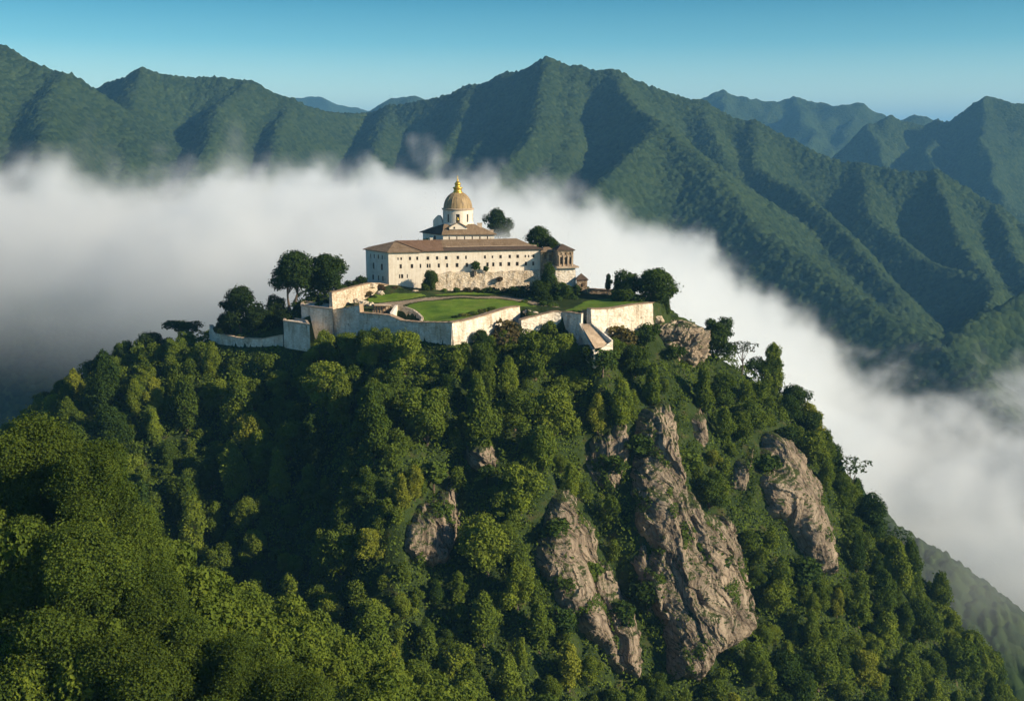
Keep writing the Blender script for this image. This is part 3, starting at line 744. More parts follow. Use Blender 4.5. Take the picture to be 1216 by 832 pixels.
# ------------------------------------------------------------------ the big near trees at the lower left
FG = [(-40,520,160,1.0,0),(48,512,156,0.92,1),(112,538,150,0.80,2),(30,620,142,1.0,0),(150,618,146,0.70,1),(110,640,138,0.92,1),(185,690,138,0.72,2),(60,730,128,1.0,0),
      (230,735,134,0.72,0),(165,770,126,0.9,1),(290,768,130,0.66,2),(40,850,118,0.95,2),(250,830,124,0.80,0),(350,800,128,0.62,1),(400,842,126,0.55,0),(140,885,115,0.8,0),(330,880,120,0.66,2)]
NEAR = []
for i, (ax, ay, Y, s, k) in enumerate(FG):
    K = KINDS['big'][k]; top = at(ax, ay-8, Y)
    e = plant(K, 'near_tree', (top.x, top.y, top.z-K['H']*s*0.99), s, i*1.7, np.array((0.070, 0.108, 0.020))*r.uniform(0.8, 1.15), None, 'tree', 'big trees at the near edge')
    NEAR.append((e, ax, ay, Y, s))
# ------------------------------------------------------------------ plaster, stone, tiles
def plaster(name, a, b, dirt, s=0.35, bs=0.35):
    m, nt, N, L = new_mat(name)
    p = pos(nt)
    c = ramp(nt, ntex(nt, p, s, 6), [(0.3, a), (0.7, b)])
    streak = ntex(nt, vscale(nt, p, (1.6, 1.6, 0.16)), 1.0, 6, 0.65)
    c = mixc(nt, 0.5, c, ramp(nt, streak, [(0.36, dirt), (0.56, (1, 1, 1))]), 'MULTIPLY')
    blot = ntex(nt, p, 0.9, 7, 0.7)
    c = mixc(nt, 0.35, c, ramp(nt, blot, [(0.34, (0.62, 0.57, 0.50)), (0.5, (1, 1, 1))]), 'MULTIPLY')
    finish(nt, c, 0.9, blot, bs, 0.15, spec=0.15); return m
PLASTER = plaster('lime_plaster', (0.70, 0.645, 0.55), (0.80, 0.75, 0.66), (0.78, 0.72, 0.64), bs=0.15)
def stonewall(name, a, b, mortar, scale=1.0):
    m, nt, N, L = new_mat(name)
    p = pos(nt)
    vo = nd(nt, 'ShaderNodeTexVoronoi'); L.new(vscale(nt, p, (1.3*scale, 1.3*scale, 2.2*scale)), vo.inputs['Vector']); vo.inputs['Scale'].default_value = 1.0
    wn = nd(nt, 'ShaderNodeTexWhiteNoise'); L.new(vo.outputs['Color'], wn.inputs['Vector'])
    c = ramp(nt, wn.outputs[0], [(0.0, a), (1.0, b)])
    ed = ramp(nt, vo.outputs['Distance'], [(0.35, (1, 1, 1)), (0.62, mortar)])
    c = mixc(nt, 0.8, c, ed, 'MULTIPLY')
    st = ntex(nt, vscale(nt, p, (0.8, 0.8, 0.13)), 1.0, 7, 0.68)
    c = mixc(nt, 0.85, c, ramp(nt, st, [(0.32, (0.60, 0.53, 0.44)), (0.52, (1, 1, 1))]), 'MULTIPLY')
    c = mixc(nt, 0.6, c, ramp(nt, ntex(nt, p, 0.22, 5), [(0.36, (0.66, 0.60, 0.52)), (0.55, (1, 1, 1))]), 'MULTIPLY')
    mo = ntex(nt, p, 0.55, 6, 0.7)
    ms = nd(nt, 'ShaderNodeMapRange'); ms.inputs[1].default_value = 0.60; ms.inputs[2].default_value = 0.70; L.new(mo, ms.inputs[0])
    c = mixc(nt, ms.outputs[0], c, (0.10, 0.10, 0.055))
    inv = nd(nt, 'ShaderNodeMath', operation='MULTIPLY'); inv.inputs[1].default_value = -1; L.new(vo.outputs['Distance'], inv.inputs[0])
    finish(nt, c, 0.93, inv.outputs[0], 0.7, 0.25, spec=0.1); return m
STONE = stonewall('rubble_stone', (0.56, 0.49, 0.39), (0.74, 0.67, 0.56), (0.76, 0.71, 0.65))
WHITEWALL = stonewall('whitewashed_stone', (0.68, 0.635, 0.56), (0.80, 0.76, 0.68), (0.88, 0.85, 0.81), 0.8)
BROWNSTONE = stonewall('brown_stone', (0.34, 0.26, 0.18), (0.56, 0.46, 0.34), (0.5, 0.45, 0.4))
def tiles(name, a, b, k):
    m, nt, N, L = new_mat(name)
    p = pos(nt)
    w_ = nd(nt, 'ShaderNodeTexWave', wave_type='BANDS', bands_direction='X'); w_.inputs['Scale'].default_value = 0.9; w_.inputs['Distortion'].default_value = 1.2; w_.inputs['Detail'].default_value = 2
    L.new(p, w_.inputs['Vector'])
    c = ramp(nt, ntex(nt, vscale(nt, p, (2.2, 0.6, 0.6)), 1.0, 7, 0.7), [(0.3, a), (0.7, b)])
    c = mixc(nt, 0.55, c, ramp(nt, w_.outputs[0], [(0.1, (0.55, 0.5, 0.48)), (0.6, (1.05, 1, 1))]), 'MULTIPLY')
    c = mixc(nt, 0.5, c, ramp(nt, ntex(nt, p, 0.5, 5), [(0.35, k), (0.6, (1, 1, 1))]), 'MULTIPLY')
    finish(nt, c, 0.88, w_.outputs[0], 0.5, 0.12, spec=0.15); return m
TILE = tiles('clay_tiles', (0.19, 0.138, 0.088), (0.33, 0.25, 0.165), (0.62, 0.58, 0.50))
TILE_DARK = tiles('weathered_tiles', (0.085, 0.062, 0.048), (0.155, 0.115, 0.085), (0.6, 0.58, 0.55))
TILE_RED = tiles('red_tiles', (0.175, 0.110, 0.072), (0.28, 0.185, 0.12), (0.62, 0.56, 0.5))
gl, nt, N, L = new_mat('dark_window'); finish(nt, (0.018, 0.019, 0.022), 0.25, spec=0.5); GLASSM = gl
fr, nt, N, L = new_mat('window_wood'); finish(nt, (0.10, 0.065, 0.04), 0.7); WOODM = fr
gd, nt, N, L = new_mat('gilded_metal')
finish(nt, ramp(nt, ntex(nt, pos(nt), 1.5, 4), [(0.35, (0.62, 0.40, 0.06)), (0.7, (0.85, 0.60, 0.12))]), 0.34, metal=0.75, spec=0.5); GOLD = gd
dm, nt, N, L = new_mat('dome_copper')
c = ramp(nt, ntex(nt, vscale(nt, pos(nt), (0.8, 0.8, 0.3)), 1.2, 7, 0.7), [(0.3, (0.17, 0.125, 0.07)), (0.5, (0.31, 0.225, 0.115)), (0.72, (0.44, 0.33, 0.18))])
finish(nt, c, 0.6, ntex(nt, pos(nt), 3, 4), 0.3, 0.05, spec=0.35); DOME = dm
CAP = plaster('coping_stone', (0.42, 0.33, 0.24), (0.58, 0.48, 0.37), (0.6, 0.55, 0.5))

WALLCAP = plaster('brown_coping', (0.26, 0.185, 0.125), (0.42, 0.32, 0.225), (0.6, 0.55, 0.5))

# ------------------------------------------------------------------ building helpers
class MB:
    def __init__(s): s.V = []; s.F = []; s.M = []
    def q(s, *pts, m=0):
        o = len(s.V); s.V.extend([tuple(p) for p in pts]); s.F.append(tuple(range(o, o+len(pts)))); s.M.append(m)
    def box(s, c, ax, ay, az, m=0):
        """centre, three half-axis vectors"""
        c = Vector(c); P = {}
        for i in (-1, 1):
            for j in (-1, 1):
                for k in (-1, 1): P[i, j, k] = c+Vector(ax)*i+Vector(ay)*j+Vector(az)*k
        for f in (((-1,-1,-1),(-1,1,-1),(1,1,-1),(1,-1,-1)), ((-1,-1,1),(1,-1,1),(1,1,1),(-1,1,1)), ((-1,-1,-1),(1,-1,-1),(1,-1,1),(-1,-1,1)),
                  ((1,-1,-1),(1,1,-1),(1,1,1),(1,-1,1)), ((1,1,-1),(-1,1,-1),(-1,1,1),(1,1,1)), ((-1,1,-1),(-1,-1,-1),(-1,-1,1),(-1,1,1))):
            s.q(*[P[k] for k in f], m=m)
    def prism(s, poly, z0, z1, m=0, top=True, bottom=True):
        n = len(poly); a0 = [Vector((p[0], p[1], z0 if not hasattr(z0, '__len__') else z0[i])) for i, p in enumerate(poly)]
        a1 = [Vector((p[0], p[1], z1 if not hasattr(z1, '__len__') else z1[i])) for i, p in enumerate(poly)]
        for i in range(n): s.q(a0[i], a0[(i+1) % n], a1[(i+1) % n], a1[i], m=m)
        if top: s.q(*a1, m=m)
        if bottom: s.q(*reversed(a0), m=m)
    def lathe(s, c, prof, n=28, m=0):
        for (r0, z0), (r1, z1) in zip(prof[:-1], prof[1:]):
            for i in range(n):
                a, b = 2*math.pi*i/n, 2*math.pi*(i+1)/n
                P = [(r0, z0, a), (r0, z0, b), (r1, z1, b), (r1, z1, a)]
                s.q(*[Vector((c[0]+q*math.cos(t), c[1]+q*math.sin(t), z)) for q, z, t in P], m=m)
    def build(s, name, mats, parent=None, smooth=False, bevel=0.0):
        me = bpy.data.meshes.new(name); me.from_pydata(s.V, [], s.F)
        mats = mats if isinstance(mats, (list, tuple)) else [mats]
        for m in mats: me.materials.append(m)
        me.polygons.foreach_set('material_index', s.M)
        bm = bmesh.new(); bm.from_mesh(me); bmesh.ops.remove_doubles(bm, verts=bm.verts, dist=0.004)
        bmesh.ops.recalc_face_normals(bm, faces=bm.faces)
        if bevel:
            es = [e for e in bm.edges if e.is_manifold and e.calc_face_angle(0) > 0.5]
            bmesh.ops.bevel(bm, geom=es, offset=bevel, segments=1, affect='EDGES')
        bm.to_mesh(me); bm.free()
        me.polygons.foreach_set('use_smooth', [smooth]*len(me.polygons)); me.update()
        o = bpy.data.objects.new(name, me); COL.objects.link(o)
        if parent:
            o.parent = parent; o.matrix_parent_inverse = parent.matrix_basis.inverted()
        return o
def facade(mb, a, b, z0, z1, wins, depth=0.35, m=0):
    """wall from a to b (seen from outside a is left), with real window openings (u0,u1,za,zb) and reveals"""
    a = Vector((a[0], a[1], 0)); b = Vector((b[0], b[1], 0)); Ln = (b-a).length; d = (b-a)/Ln
    n = Vector((d.y, -d.x, 0))
    U = sorted({0.0, Ln, *[w for q in wins for w in q[:2]]}); Z = sorted({z0, z1, *[w for q in wins for w in q[2:4]]})
    P = lambda u, z, dp=0.0: a+d*u-n*dp+Vector((0, 0, z))
    for u0, u1 in zip(U[:-1], U[1:]):
        for za, zb in zip(Z[:-1], Z[1:]):
            cu, cz_ = (u0+u1)/2, (za+zb)/2
            if any(q[0] < cu < q[1] and q[2] < cz_ < q[3] for q in wins): continue
            mb.q(P(u0, za), P(u1, za), P(u1, zb), P(u0, zb), m=m)
    out = []
    for u0, u1, za, zb in wins:
        mb.q(P(u0, za), P(u0, za, depth), P(u0, zb, depth), P(u0, zb), m=m); mb.q(P(u1, za, depth), P(u1, za), P(u1, zb), P(u1, zb, depth), m=m)
        mb.q(P(u0, zb), P(u0, zb, depth), P(u1, zb, depth), P(u1, zb), m=m); mb.q(P(u0, za, depth), P(u0, za), P(u1, za), P(u1, za, depth), m=m)
        out.append((P, d, n, u0, u1, za, zb, depth))
    return out
def window(parent, w, mullion=True):
    P, d, n, u0, u1, za, zb, depth = w
    mb = MB(); mb.q(P(u0, za, depth-0.02), P(u1, za, depth-0.02), P(u1, zb, depth-0.02), P(u0, zb, depth-0.02))
    pane = mb
    f = MB(); t = 0.05; up = Vector((0, 0, 1))
    def bar(ua, ub, z0, z1): f.box(P((ua+ub)/2, (z0+z1)/2, depth-0.09), d*((ub-ua)/2), n*0.05, up*((z1-z0)/2))
    bar(u0, u0+2*t, za, zb); bar(u1-2*t, u1, za, zb); bar(u0+2*t, u1-2*t, zb-2*t, zb); bar(u0+2*t, u1-2*t, za, za+2*t)
    if mullion and u1-u0 > 0.8: bar((u0+u1)/2-0.03, (u0+u1)/2+0.03, za+2*t, zb-2*t)
    fo = f.build('window', WOODM, parent); pane.build('pane', GLASSM, fo)
    return fo
def hip_roof(parent, faces, name, mat, thick=0.28):
    """faces: list of point lists (upper surface); gets a real thickness"""
    mb = MB()
    for f in faces: mb.q(*f)
    o = mb.build(name, mat, parent)
    md = o.modifiers.new('thickness', 'SOLIDIFY'); md.thickness = thick; md.offset = -1.0
    return o

# ------------------------------------------------------------------ long main wing
A = Vector((-45.1, 400.0, 0)); B = Vector((10.7, 411.0, 0)); D = Vector((-54.8, 411.0, 0))
fd = (B-A).normalized(); fn = Vector((fd.y, -fd.x, 0)); back = -fn
B2 = B+back*16; D2 = D+back*9+fd*3
ZE = 21.0; ZG = 6.0
wing = empty('monastery_wing', (-20, 410, 8)); tag(wing, 'long white three storey monastery wing with brown hipped roof and rows of small windows', 'monastery')
Lf = (B-A).length
def pu(px): # photo column -> distance along the front wall
    u = (px-608)/F
    k = u/0.9955
    t = (k*A.y-A.x)/(fd.x-k*fd.y); return t
wins = []
def W(px, zc, w_=0.85, h_=1.35): u = pu(px); wins.append((u-w_/2, u+w_/2, zc-h_/2, zc+h_/2))
z1 = 18.35; z2 = 15.55; z3 = 11.9
for X, w_ in ((215,.45),(230,.6),(272,.8),(307,.75),(358,1.0),(402,.9),(446,1.0),(502,.95),(541,.65),(632,.75),(668,.6),(707,.95),(751,.9),(789,1.0),(826,.55),(842,.5),(865,.75)): W(420+X/4.053, z1, w_, 1.25 if w_ > 0.62 else 0.95)
for X, w_ in ((227,.85),(281,.95),(322,.6),(356,.7),(367,.6),(410,.8),(450,.75),(498,1.1),(545,.95),(644,.9),(672,.85),(707,1.0),(747,1.1),(787,1.1),(829,.9),(864,.75)): W(420+X/4.053, z2, w_, 1.5)
for X, w_ in ((221,.5),(233,.85),(258,.4)): W(420+X/4.053, z3, w_, 1.5)
mb = MB()
frontw = facade(mb, A, B, ZG, ZE, wins)
Ll = (A-D).length
lw = []
for uu, ww in ((0.22,.6),(0.37,.8),(0.55,.9),(0.72,.85),(0.84,.45)): lw.append((uu*Ll-ww/2, uu*Ll+ww/2, 17.9, 19.4))
for uu, ww in ((0.34,1.0),(0.70,1.3)): lw.append((uu*Ll-ww/2, uu*Ll+ww/2, 13.9, 16.2))
for uu, ww in ((0.30,1.2),(0.54,.9),(0.73,1.0)): lw.append((uu*Ll-ww/2, uu*Ll+ww/2, 9.9, 11.7))
leftw = facade(mb, D, A, ZG, ZE, lw)
facade(mb, B, B2, ZG, ZE, [], m=0); facade(mb, B2, D2, ZG, ZE, [], m=0); facade(mb, D2, D, ZG, ZE, [], m=0)
mb.build('wall', PLASTER, wing)
for wv_ in frontw+leftw: window(wing, wv_)
# string course and eave moulding
mb = MB(); mb.box(A+(B-A)/2+fn*0.16+Vector((0, 0, ZE-0.32)), fd*(Lf/2+0.1), fn*0.16, Vector((0, 0, 0.16)))
mb.build('cornice', CAP, wing)
ov = 0.9
Ae = A+fn*ov+Vector((0, 0, ZE-0.10))-fd*0.5; Be = B+fn*ov+fd*ov+Vector((0, 0, ZE-0.10)); De = D+(D-A).normalized()*ov+Vector((-0.6, 0, ZE-0.10))
B2e = B2+back*ov+fd*ov+Vector((0, 0, ZE-0.1)); D2e = D2+back*ov-fd*ov+Vector((0, 0, ZE-0.1))
RL = Vector((-43.6, 408.6, 24.1)); 
ridge_end = B+back*8.2-fd*7.5; RR = Vector((ridge_end.x, ridge_end.y, 24.1))
um = pu(527)
M0 = A+fd*um+fn*ov+Vector((0, 0, ZE-0.10)); tt = (M0-RL).dot(fd); M1 = RL+fd*tt
brk = 0.40; N0 = M0+(M1-M0)*brk+Vector((0, 0, -0.35)); N1 = Be+(RR-Be)*brk+Vector((0, 0, -0.35))
Mq = Ae+(M0-Ae)*0.62; K1 = RL+fd*9.5
hip_roof(wing, [[Ae, Mq, RL], [De, Ae, RL], [D2e, De, RL]], 'roof', TILE)
hip_roof(wing, [[Mq, M0, M1, K1], [Mq, K1, RL]], 'roof_slope', TILE_RED)
hip_roof(wing, [[M0, Be, N1, N0]], 'eave_roof', TILE_DARK)
hip_roof(wing, [[N0, N1, RR, M1]], 'upper_roof', TILE)
hip_roof(wing, [[Be, B2e, RR], [B2e, D2e, RL, RR]], 'rear_roof', TILE_DARK)
mb = MB(); mb.box(M0+(N0-M0)*0.98+(Be-M0)*0.49+Vector((0, 0, 0.22)), fd*((Be-M0).length*0.46), fn*0.08, Vector((0, 0, 0.20))); mb.build('roof_curb', CAP, wing)
for t_, zt in ((0.30, 1.5), (0.80, 1.4)):
    c0 = RL+(RR-RL)*t_+back*1.6; mb = MB(); mb.box(c0+Vector((0, 0, -0.2)), fd*0.5, fn*0.4, Vector((0, 0, zt*0.6))); mb.box(c0+Vector((0, 0, zt*0.6-0.15)), fd*0.62, fn*0.52, Vector((0, 0, 0.1))); mb.build('chimney', PLASTER, wing)

# ------------------------------------------------------------------ rough stone base under the right part of the front
def rough_wall(name, path, thick, mat, label=None, cat=None, coping=None, step=0.9, amp=0.12, batter=0.08, parent=None, group=None, cap_h=0.3, cap_w=0.14, rag=0.0):
    """masonry wall along path [(x,y,ztop,zbot)...], thick, slightly uneven, battered; outside is to the left of the path when seen from its start turned 90 clockwise"""
    pts = []
    for a, b in zip(path[:-1], path[1:]):
        L_ = math.hypot(b[0]-a[0], b[1]-a[1]); n = max(1, int(L_/step))
        for i in range(n): pts.append([a[k]+(b[k]-a[k])*i/n for k in range(4)])
    pts.append(list(path[-1])); pts = np.array(pts)
    t = np.gradient(pts[:, :2], axis=0); t /= np.linalg.norm(t, axis=1, keepdims=True)+1e-9
    nrm = np.stack([t[:, 1], -t[:, 0]], 1)
    n = len(pts); rows = 7
    s = np.concatenate([[0], np.cumsum(np.hypot(*np.diff(pts[:, :2], axis=0).T))])
    top = pts[:, 2]+rag*perlin(s/2.3, s*0+path[0][0]); bot = pts[:, 3]
    V = []
    for j in range(rows):
        f = j/(rows-1); z = bot+(top-bot)*f
        o_ = (1-f)*batter*(top-bot)+amp*fbm(s/2.2, z/2.2+path[0][0], 3)
        V.append(np.stack([pts[:, 0]+nrm[:, 0]*o_, pts[:, 1]+nrm[:, 1]*o_, z], 1))
    for z_ in (top, bot): V.append(np.stack([pts[:, 0]-nrm[:, 0]*thick, pts[:, 1]-nrm[:, 1]*thick, z_], 1))
    V = np.concatenate(V); Fq = []
    for j in range(rows+1):
        for i in range(n-1): Fq.append((j*n+i, j*n+i+1, (j+1)*n+i+1, (j+1)*n+i))
    e = lambda i: [tuple([j*n+i for j in range(rows+2)])]
    me = bpy.data.meshes.new(name); me.from_pydata(V.tolist(), [], Fq+e(0)+e(n-1)); me.materials.append(mat); me.update()
    bm = bmesh.new(); bm.from_mesh(me); bmesh.ops.recalc_face_normals(bm, faces=bm.faces); bm.to_mesh(me); bm.free()
    o = bpy.data.objects.new(name, me); COL.objects.link(o)
    if parent: o.parent = parent; o.matrix_parent_inverse = parent.matrix_basis.inverted()
    if label: tag(o, label, cat or 'wall', group)
    if coping:
        mbx = MB()
        for i in range(n-1):
            p0, p1 = pts[i], pts[i+1]; 
            d0, d1 = nrm[i], nrm[i+1]
            def pr(p, dv, off, z): return Vector((p[0]+dv[0]*off, p[1]+dv[1]*off, z))
            hv = cap_h*(0.8+0.4*(((i*37) % 11)/11))
            a = [pr(p0, d0, cap_w+0.12, top[i]+0.004), pr(p1, d1, cap_w+0.12, top[i+1]+0.004), pr(p1, d1, -thick-cap_w, top[i+1]+0.004), pr(p0, d0, -thick-cap_w, top[i]+0.004)]
            b = [v+Vector((0, 0, hv)) for v in a]
            mbx.q(*a); mbx.q(*b)
            for k in range(4): mbx.q(a[k], a[(k+1) % 4], b[(k+1) % 4], b[k])
        c = mbx.build('coping', coping, o)
    return o
def wp(px, py_top, py_bot, Y, deep=2.0):
    t = at(px, py_top, Y); b = at(px, py_bot, Y)
    return (t.x, t.y, t.z, b.z-deep)
def off_line(px, py, push): # a point pushed out in front of the main facade
    u = pu(px); p = A+fd*u+fn*push; 
    d = CP+((416-py)/F)*SP; z = CZ+(-SP+((416-py)/F)*CP)/d*p.y
    return p, z
def bw(px, pt, pb, push):
    p, z = off_line(px, pt, push); _, zb = off_line(px, pb, push); return (p.x, p.y, z, zb-1.5)
rough_wall('retaining_wall', [bw(509,333,346,1.6), bw(520,325.5,347,1.5), bw(535,323.5,345,1.4), bw(560,323,344,1.4), bw(590,323,345,1.5), bw(615,322.5,347,1.6), bw(640,321,349,2.0)], 1.5, STONE,
           'rough tan rubble stone wall carrying the windowed front of the white monastery', 'wall', amp=0.28, rag=0.45, batter=0.10)
p, z = off_line(561, 325, 1.62); mb = MB(); mb.box(p+Vector((0, 0, z)), fd*0.55, fn*0.35, Vector((0, 0, 1.1)));
dw = mb.build('niche_door', GLASSM); tag(dw, 'small dark doorway opening in the rough stone base of the white wing', 'doorway')

# ------------------------------------------------------------------ domed church behind the wing
church = empty('domed_church', (-21, 429, 10)); tag(church, 'white church with round drum and golden brown dome rising behind the long wing', 'church')
Fl, Fr, Br, Bl = Vector((-26.4, 421, 0)), Vector((-6.9, 424, 0)), Vector((-9.5, 440, 0)), Vector((-35.2, 434, 0))
cdv = (Fr-Fl).normalized(); cw = []
Lc = (Fr-Fl).length
for t_ in (0.12, 0.27, 0.42, 0.57, 0.72, 0.87): cw.append((t_*Lc-0.22, t_*Lc+0.22, 23.6, 24.7))
mb = MB(); cf = facade(mb, Fl, Fr, 8, 25.6, cw)
Lg = (Fl-Bl).length; gw = facade(mb, Bl, Fl, 8, 25.6, [(Lg*0.55, Lg*0.66, 21.8, 24.6)])
facade(mb, Fr, Br, 8, 25.6, []); facade(mb, Br, Bl, 8, 25.6, [])
mb.build('wall', PLASTER, church)
for w_ in cf+gw: window(church, w_, False)
DC = Vector((-21.0, 429.0, 0)); RD_ = 5.85
zt = 29.3
def ex(p, k=1.0): return p+(p-DC-Vector((0, 4, 0))).normalized()*k+Vector((0, 0, 25.5))
E = [ex(Fl), ex(Fr, 1.3), ex(Br), ex(Bl, 1.4)]
T4 = [Vector((DC.x-5.2, DC.y-4.8, zt)), Vector((DC.x+5.6, DC.y-4.4, zt)), Vector((DC.x+4.5, DC.y+5.0, zt)), Vector((DC.x-5.5, DC.y+4.6, zt))]
hip_roof(church, [[E[0], E[1], T4[1], T4[0]], [E[1], E[2], T4[2], T4[1]], [E[2], E[3], T4[3], T4[2]]], 'roof', TILE)
hip_roof(church, [[E[3], E[0], T4[0], T4[3]]], 'side_roof', TILE_DARK)
# small roof ridges with raised end blocks at the right
for c0, h_ in ((Fr+Vector((-1.2, 0.6, 25.9)), 0.9), (Vector((-12.5, 425.5, 28.6)), 0.8)):
    mb = MB(); mb.box(c0, cdv*0.9, Vector((0, 0.7, 0)), Vector((0, 0, h_))); mb.box(c0+Vector((0, 0, h_+0.1)), cdv*1.1, Vector((0, 0.85, 0)), Vector((0, 0, 0.1))); mb.build('parapet_block', CAP, church)
# lower aisle roof line in front
# pediment in front of the drum
pc = Vector((DC.x+0.4, DC.y-6.9, 0)); mb = MB()
poly = [(-3.4, 27.4), (3.4, 27.4), (3.4, 28.2), (0, 30.0), (-3.4, 28.2)]
f0 = [pc+cdv*a+Vector((0, 0, z)) for a, z in poly]; f1 = [q+Vector((0, 3.4, 0)) for q in f0]
mb.q(*f0); mb.q(*reversed(f1))
for i in range(5): mb.q(f0[i], f1[i], f1[(i+1) % 5], f0[(i+1) % 5])
gb = mb.build('gable', PLASTER, church)
mb = MB(); mb.box(pc+cdv*-1.5+Vector((0, 0.0, 28.0)), cdv*0.3, Vector((0, 0.06, 0)), Vector((0, 0, 0.4))); mb.build('window', GLASSM, gb)
hip_roof(church, [[f0[2]+Vector((0.3, -0.4, 0.02)), f1[2]+Vector((0.3, 0, 0.02)), f1[3]+Vector((0, 0, 0.3)), f0[3]+Vector((0, -0.4, 0.3))], [f0[3]+Vector((0, -0.4, 0.3)), f1[3]+Vector((0, 0, 0.3)), f1[4]+Vector((-0.3, 0, 0.02)), f0[4]+Vector((-0.3, -0.4, 0.02))]], 'gable_roof', TILE, 0.2)
# drum with openings
mb = MB(); nseg = 48; zb_, zc_ = 27.4, 34.7
ops = []
for adeg, hw, za, zb2 in ((-128, 0.075, 30.0, 33.0), (-88, 0.13, 29.9, 33.1), (-48, 0.07, 30.0, 33.0), (-8, 0.10, 30, 33), (32, 0.1, 30, 33), (72, .1, 30, 33), (112, .1, 30, 33), (152, .1, 30, 33), (-168, 0.10, 30.0, 33.0)): ops.append((R(adeg)-hw, R(adeg)+hw, za, zb2))
Aset = sorted({-math.pi, math.pi, *[q for o_ in ops for q in o_[:2]], *[-math.pi+2*math.pi*i/nseg for i in range(nseg)]})
Zs = sorted({zb_, zc_, *[q for o_ in ops for q in o_[2:4]]})
cp = lambda a, z, rr=RD_: Vector((DC.x+rr*math.cos(a), DC.y+rr*math.sin(a), z))
for a0, a1 in zip(Aset[:-1], Aset[1:]):
    for z0, z1_ in zip(Zs[:-1], Zs[1:]):
        if any(q[0] < (a0+a1)/2 < q[1] and q[2] < (z0+z1_)/2 < q[3] for q in ops): continue
        mb.q(cp(a0, z0), cp(a1, z0), cp(a1, z1_), cp(a0, z1_))
for a0, a1, za, zb2 in ops:
    ri = RD_-0.55
    mb.q(cp(a0, za), cp(a0, za, ri), cp(a0, zb2, ri), cp(a0, zb2)); mb.q(cp(a1, za), cp(a1, za, ri), cp(a1, zb2, ri), cp(a1, zb2))
    mb.q(cp(a0, za), cp(a0, za, ri), cp(a1, za, ri), cp(a1, za)); mb.q(cp(a0, zb2), cp(a0, zb2, ri), cp(a1, zb2, ri), cp(a1, zb2))
drum = mb.build('drum', PLASTER, church)
for i, (a0, a1, za, zb2) in enumerate(ops):
    m2 = MB(); m2.q(cp(a0, za, RD_-0.5), cp(a1, za, RD_-0.5), cp(a1, zb2, RD_-0.5), cp(a0, zb2, RD_-0.5)); wo_ = m2.build('window', GLASSM, drum)
    if i == 1:
        am = (a0+a1)/2; m3 = MB(); m3.lathe(cp(am, 0, RD_-0.2), [(0.02, 31.9), (0.18, 31.9), (0.26, 31.4), (0.42, 30.9), (0.42, 30.8), (0.0, 30.8)], 12); m3.build('bell', GOLD, drum)
m2 = MB(); m2.lathe(DC, [(RD_, 34.5), (RD_+0.30, 34.55), (RD_+0.4, 34.85), (RD_+0.4, 35.1), (RD_-0.4, 35.2)], 48); m2.build('cornice', CAP, church)
m2 = MB(); m2.lathe(DC, [(RD_, 27.6), (RD_+0.25, 27.6), (RD_+0.25, 29.2), (RD_, 29.3)], 48); m2.build('drum_base', PLASTER, church)
prof = [(5.5*math.cos(t), 35.15+6.3*math.sin(t)) for t in np.linspace(0, math.pi/2*0.93, 12)]
m2 = MB(); m2.lathe(DC, [(5.53, 35.0)]+prof+[(0.0, 41.45)], 48); dome = m2.build('dome', DOME, church, smooth=True)
for i in range(16):
    a = 2*math.pi*i/16; pts = [(DC.x+math.cos(a)*q[0], DC.y+math.sin(a)*q[0], q[1]) for q in prof]
    v, f = tube(pts, [0.10]*len(pts), 5); me = bpy.data.meshes.new('rib'); me.from_pydata(v, [], f); me.materials.append(DOME)
    ro = bpy.data.objects.new('rib', me); COL.objects.link(ro); ro.parent = dome; ro.matrix_parent_inverse = Matrix.Translation(church.location).inverted() if False else (church.matrix_basis @ dome.matrix_parent_inverse @ dome.matrix_basis).inverted()
m2 = MB(); lan = [(1.95, 41.0), (1.95, 41.35), (1.65, 41.45), (1.55, 42.5), (1.95, 42.7), (2.0, 43.0), (1.55, 43.2), (1.15, 43.3), (1.05, 44.1), (1.3, 44.3), (1.15, 44.7), (0.75, 45.1), (0.35, 45.5), (0.22, 45.8), (0.34, 46.05), (0.2, 46.3), (0.07, 46.5), (0.05, 47.6), (0.0, 47.65)]
m2.lathe(DC, lan, 20); fin = m2.build('lantern', GOLD, church, smooth=True)
m2 = MB(); m2.box(DC+Vector((0, 0, 47.2)), (0.38, 0, 0), (0, 0.05, 0), (0, 0, 0.05)); m2.build('cross_arm', GOLD, fin)
# shaded scroll buttress and flanking gable on the left of the drum
def slab(name, parent, base, dirv, outline, thick, mat):
    mbx = MB(); nv = Vector((dirv.y, -dirv.x, 0)).normalized()*thick/2
    f = [base+dirv*a+Vector((0, 0, z))+nv for a, z in outline]; bk_ = [q-nv*2 for q in f]
    mbx.q(*f); mbx.q(*reversed(bk_))
    for i in range(len(f)): mbx.q(f[i], bk_[i], bk_[(i+1) % len(f)], f[(i+1) % len(f)])
    return mbx.build(name, mat, parent)
sd_ = Vector((0.88, -0.47, 0)).normalized()
slab('scroll_buttress', church, Vector((-28.2, 428.6, 0)), sd_, [(-2.6, 26.5), (3.2, 26.5), (3.3, 28.0), (2.2, 28.6), (1.5, 29.6), (1.2, 31.0), (0.5, 32.2), (-0.4, 32.4), (-1.4, 31.6), (-2.6, 30.4)], 1.1, PLASTER)
# aisle block at the left, lower roof
Q = [Vector((-33.5, 427.5, 0)), Vector((-26.6, 422.0, 0)), Vector((-25.0, 429.0, 0)), Vector((-33.0, 434.0, 0))]
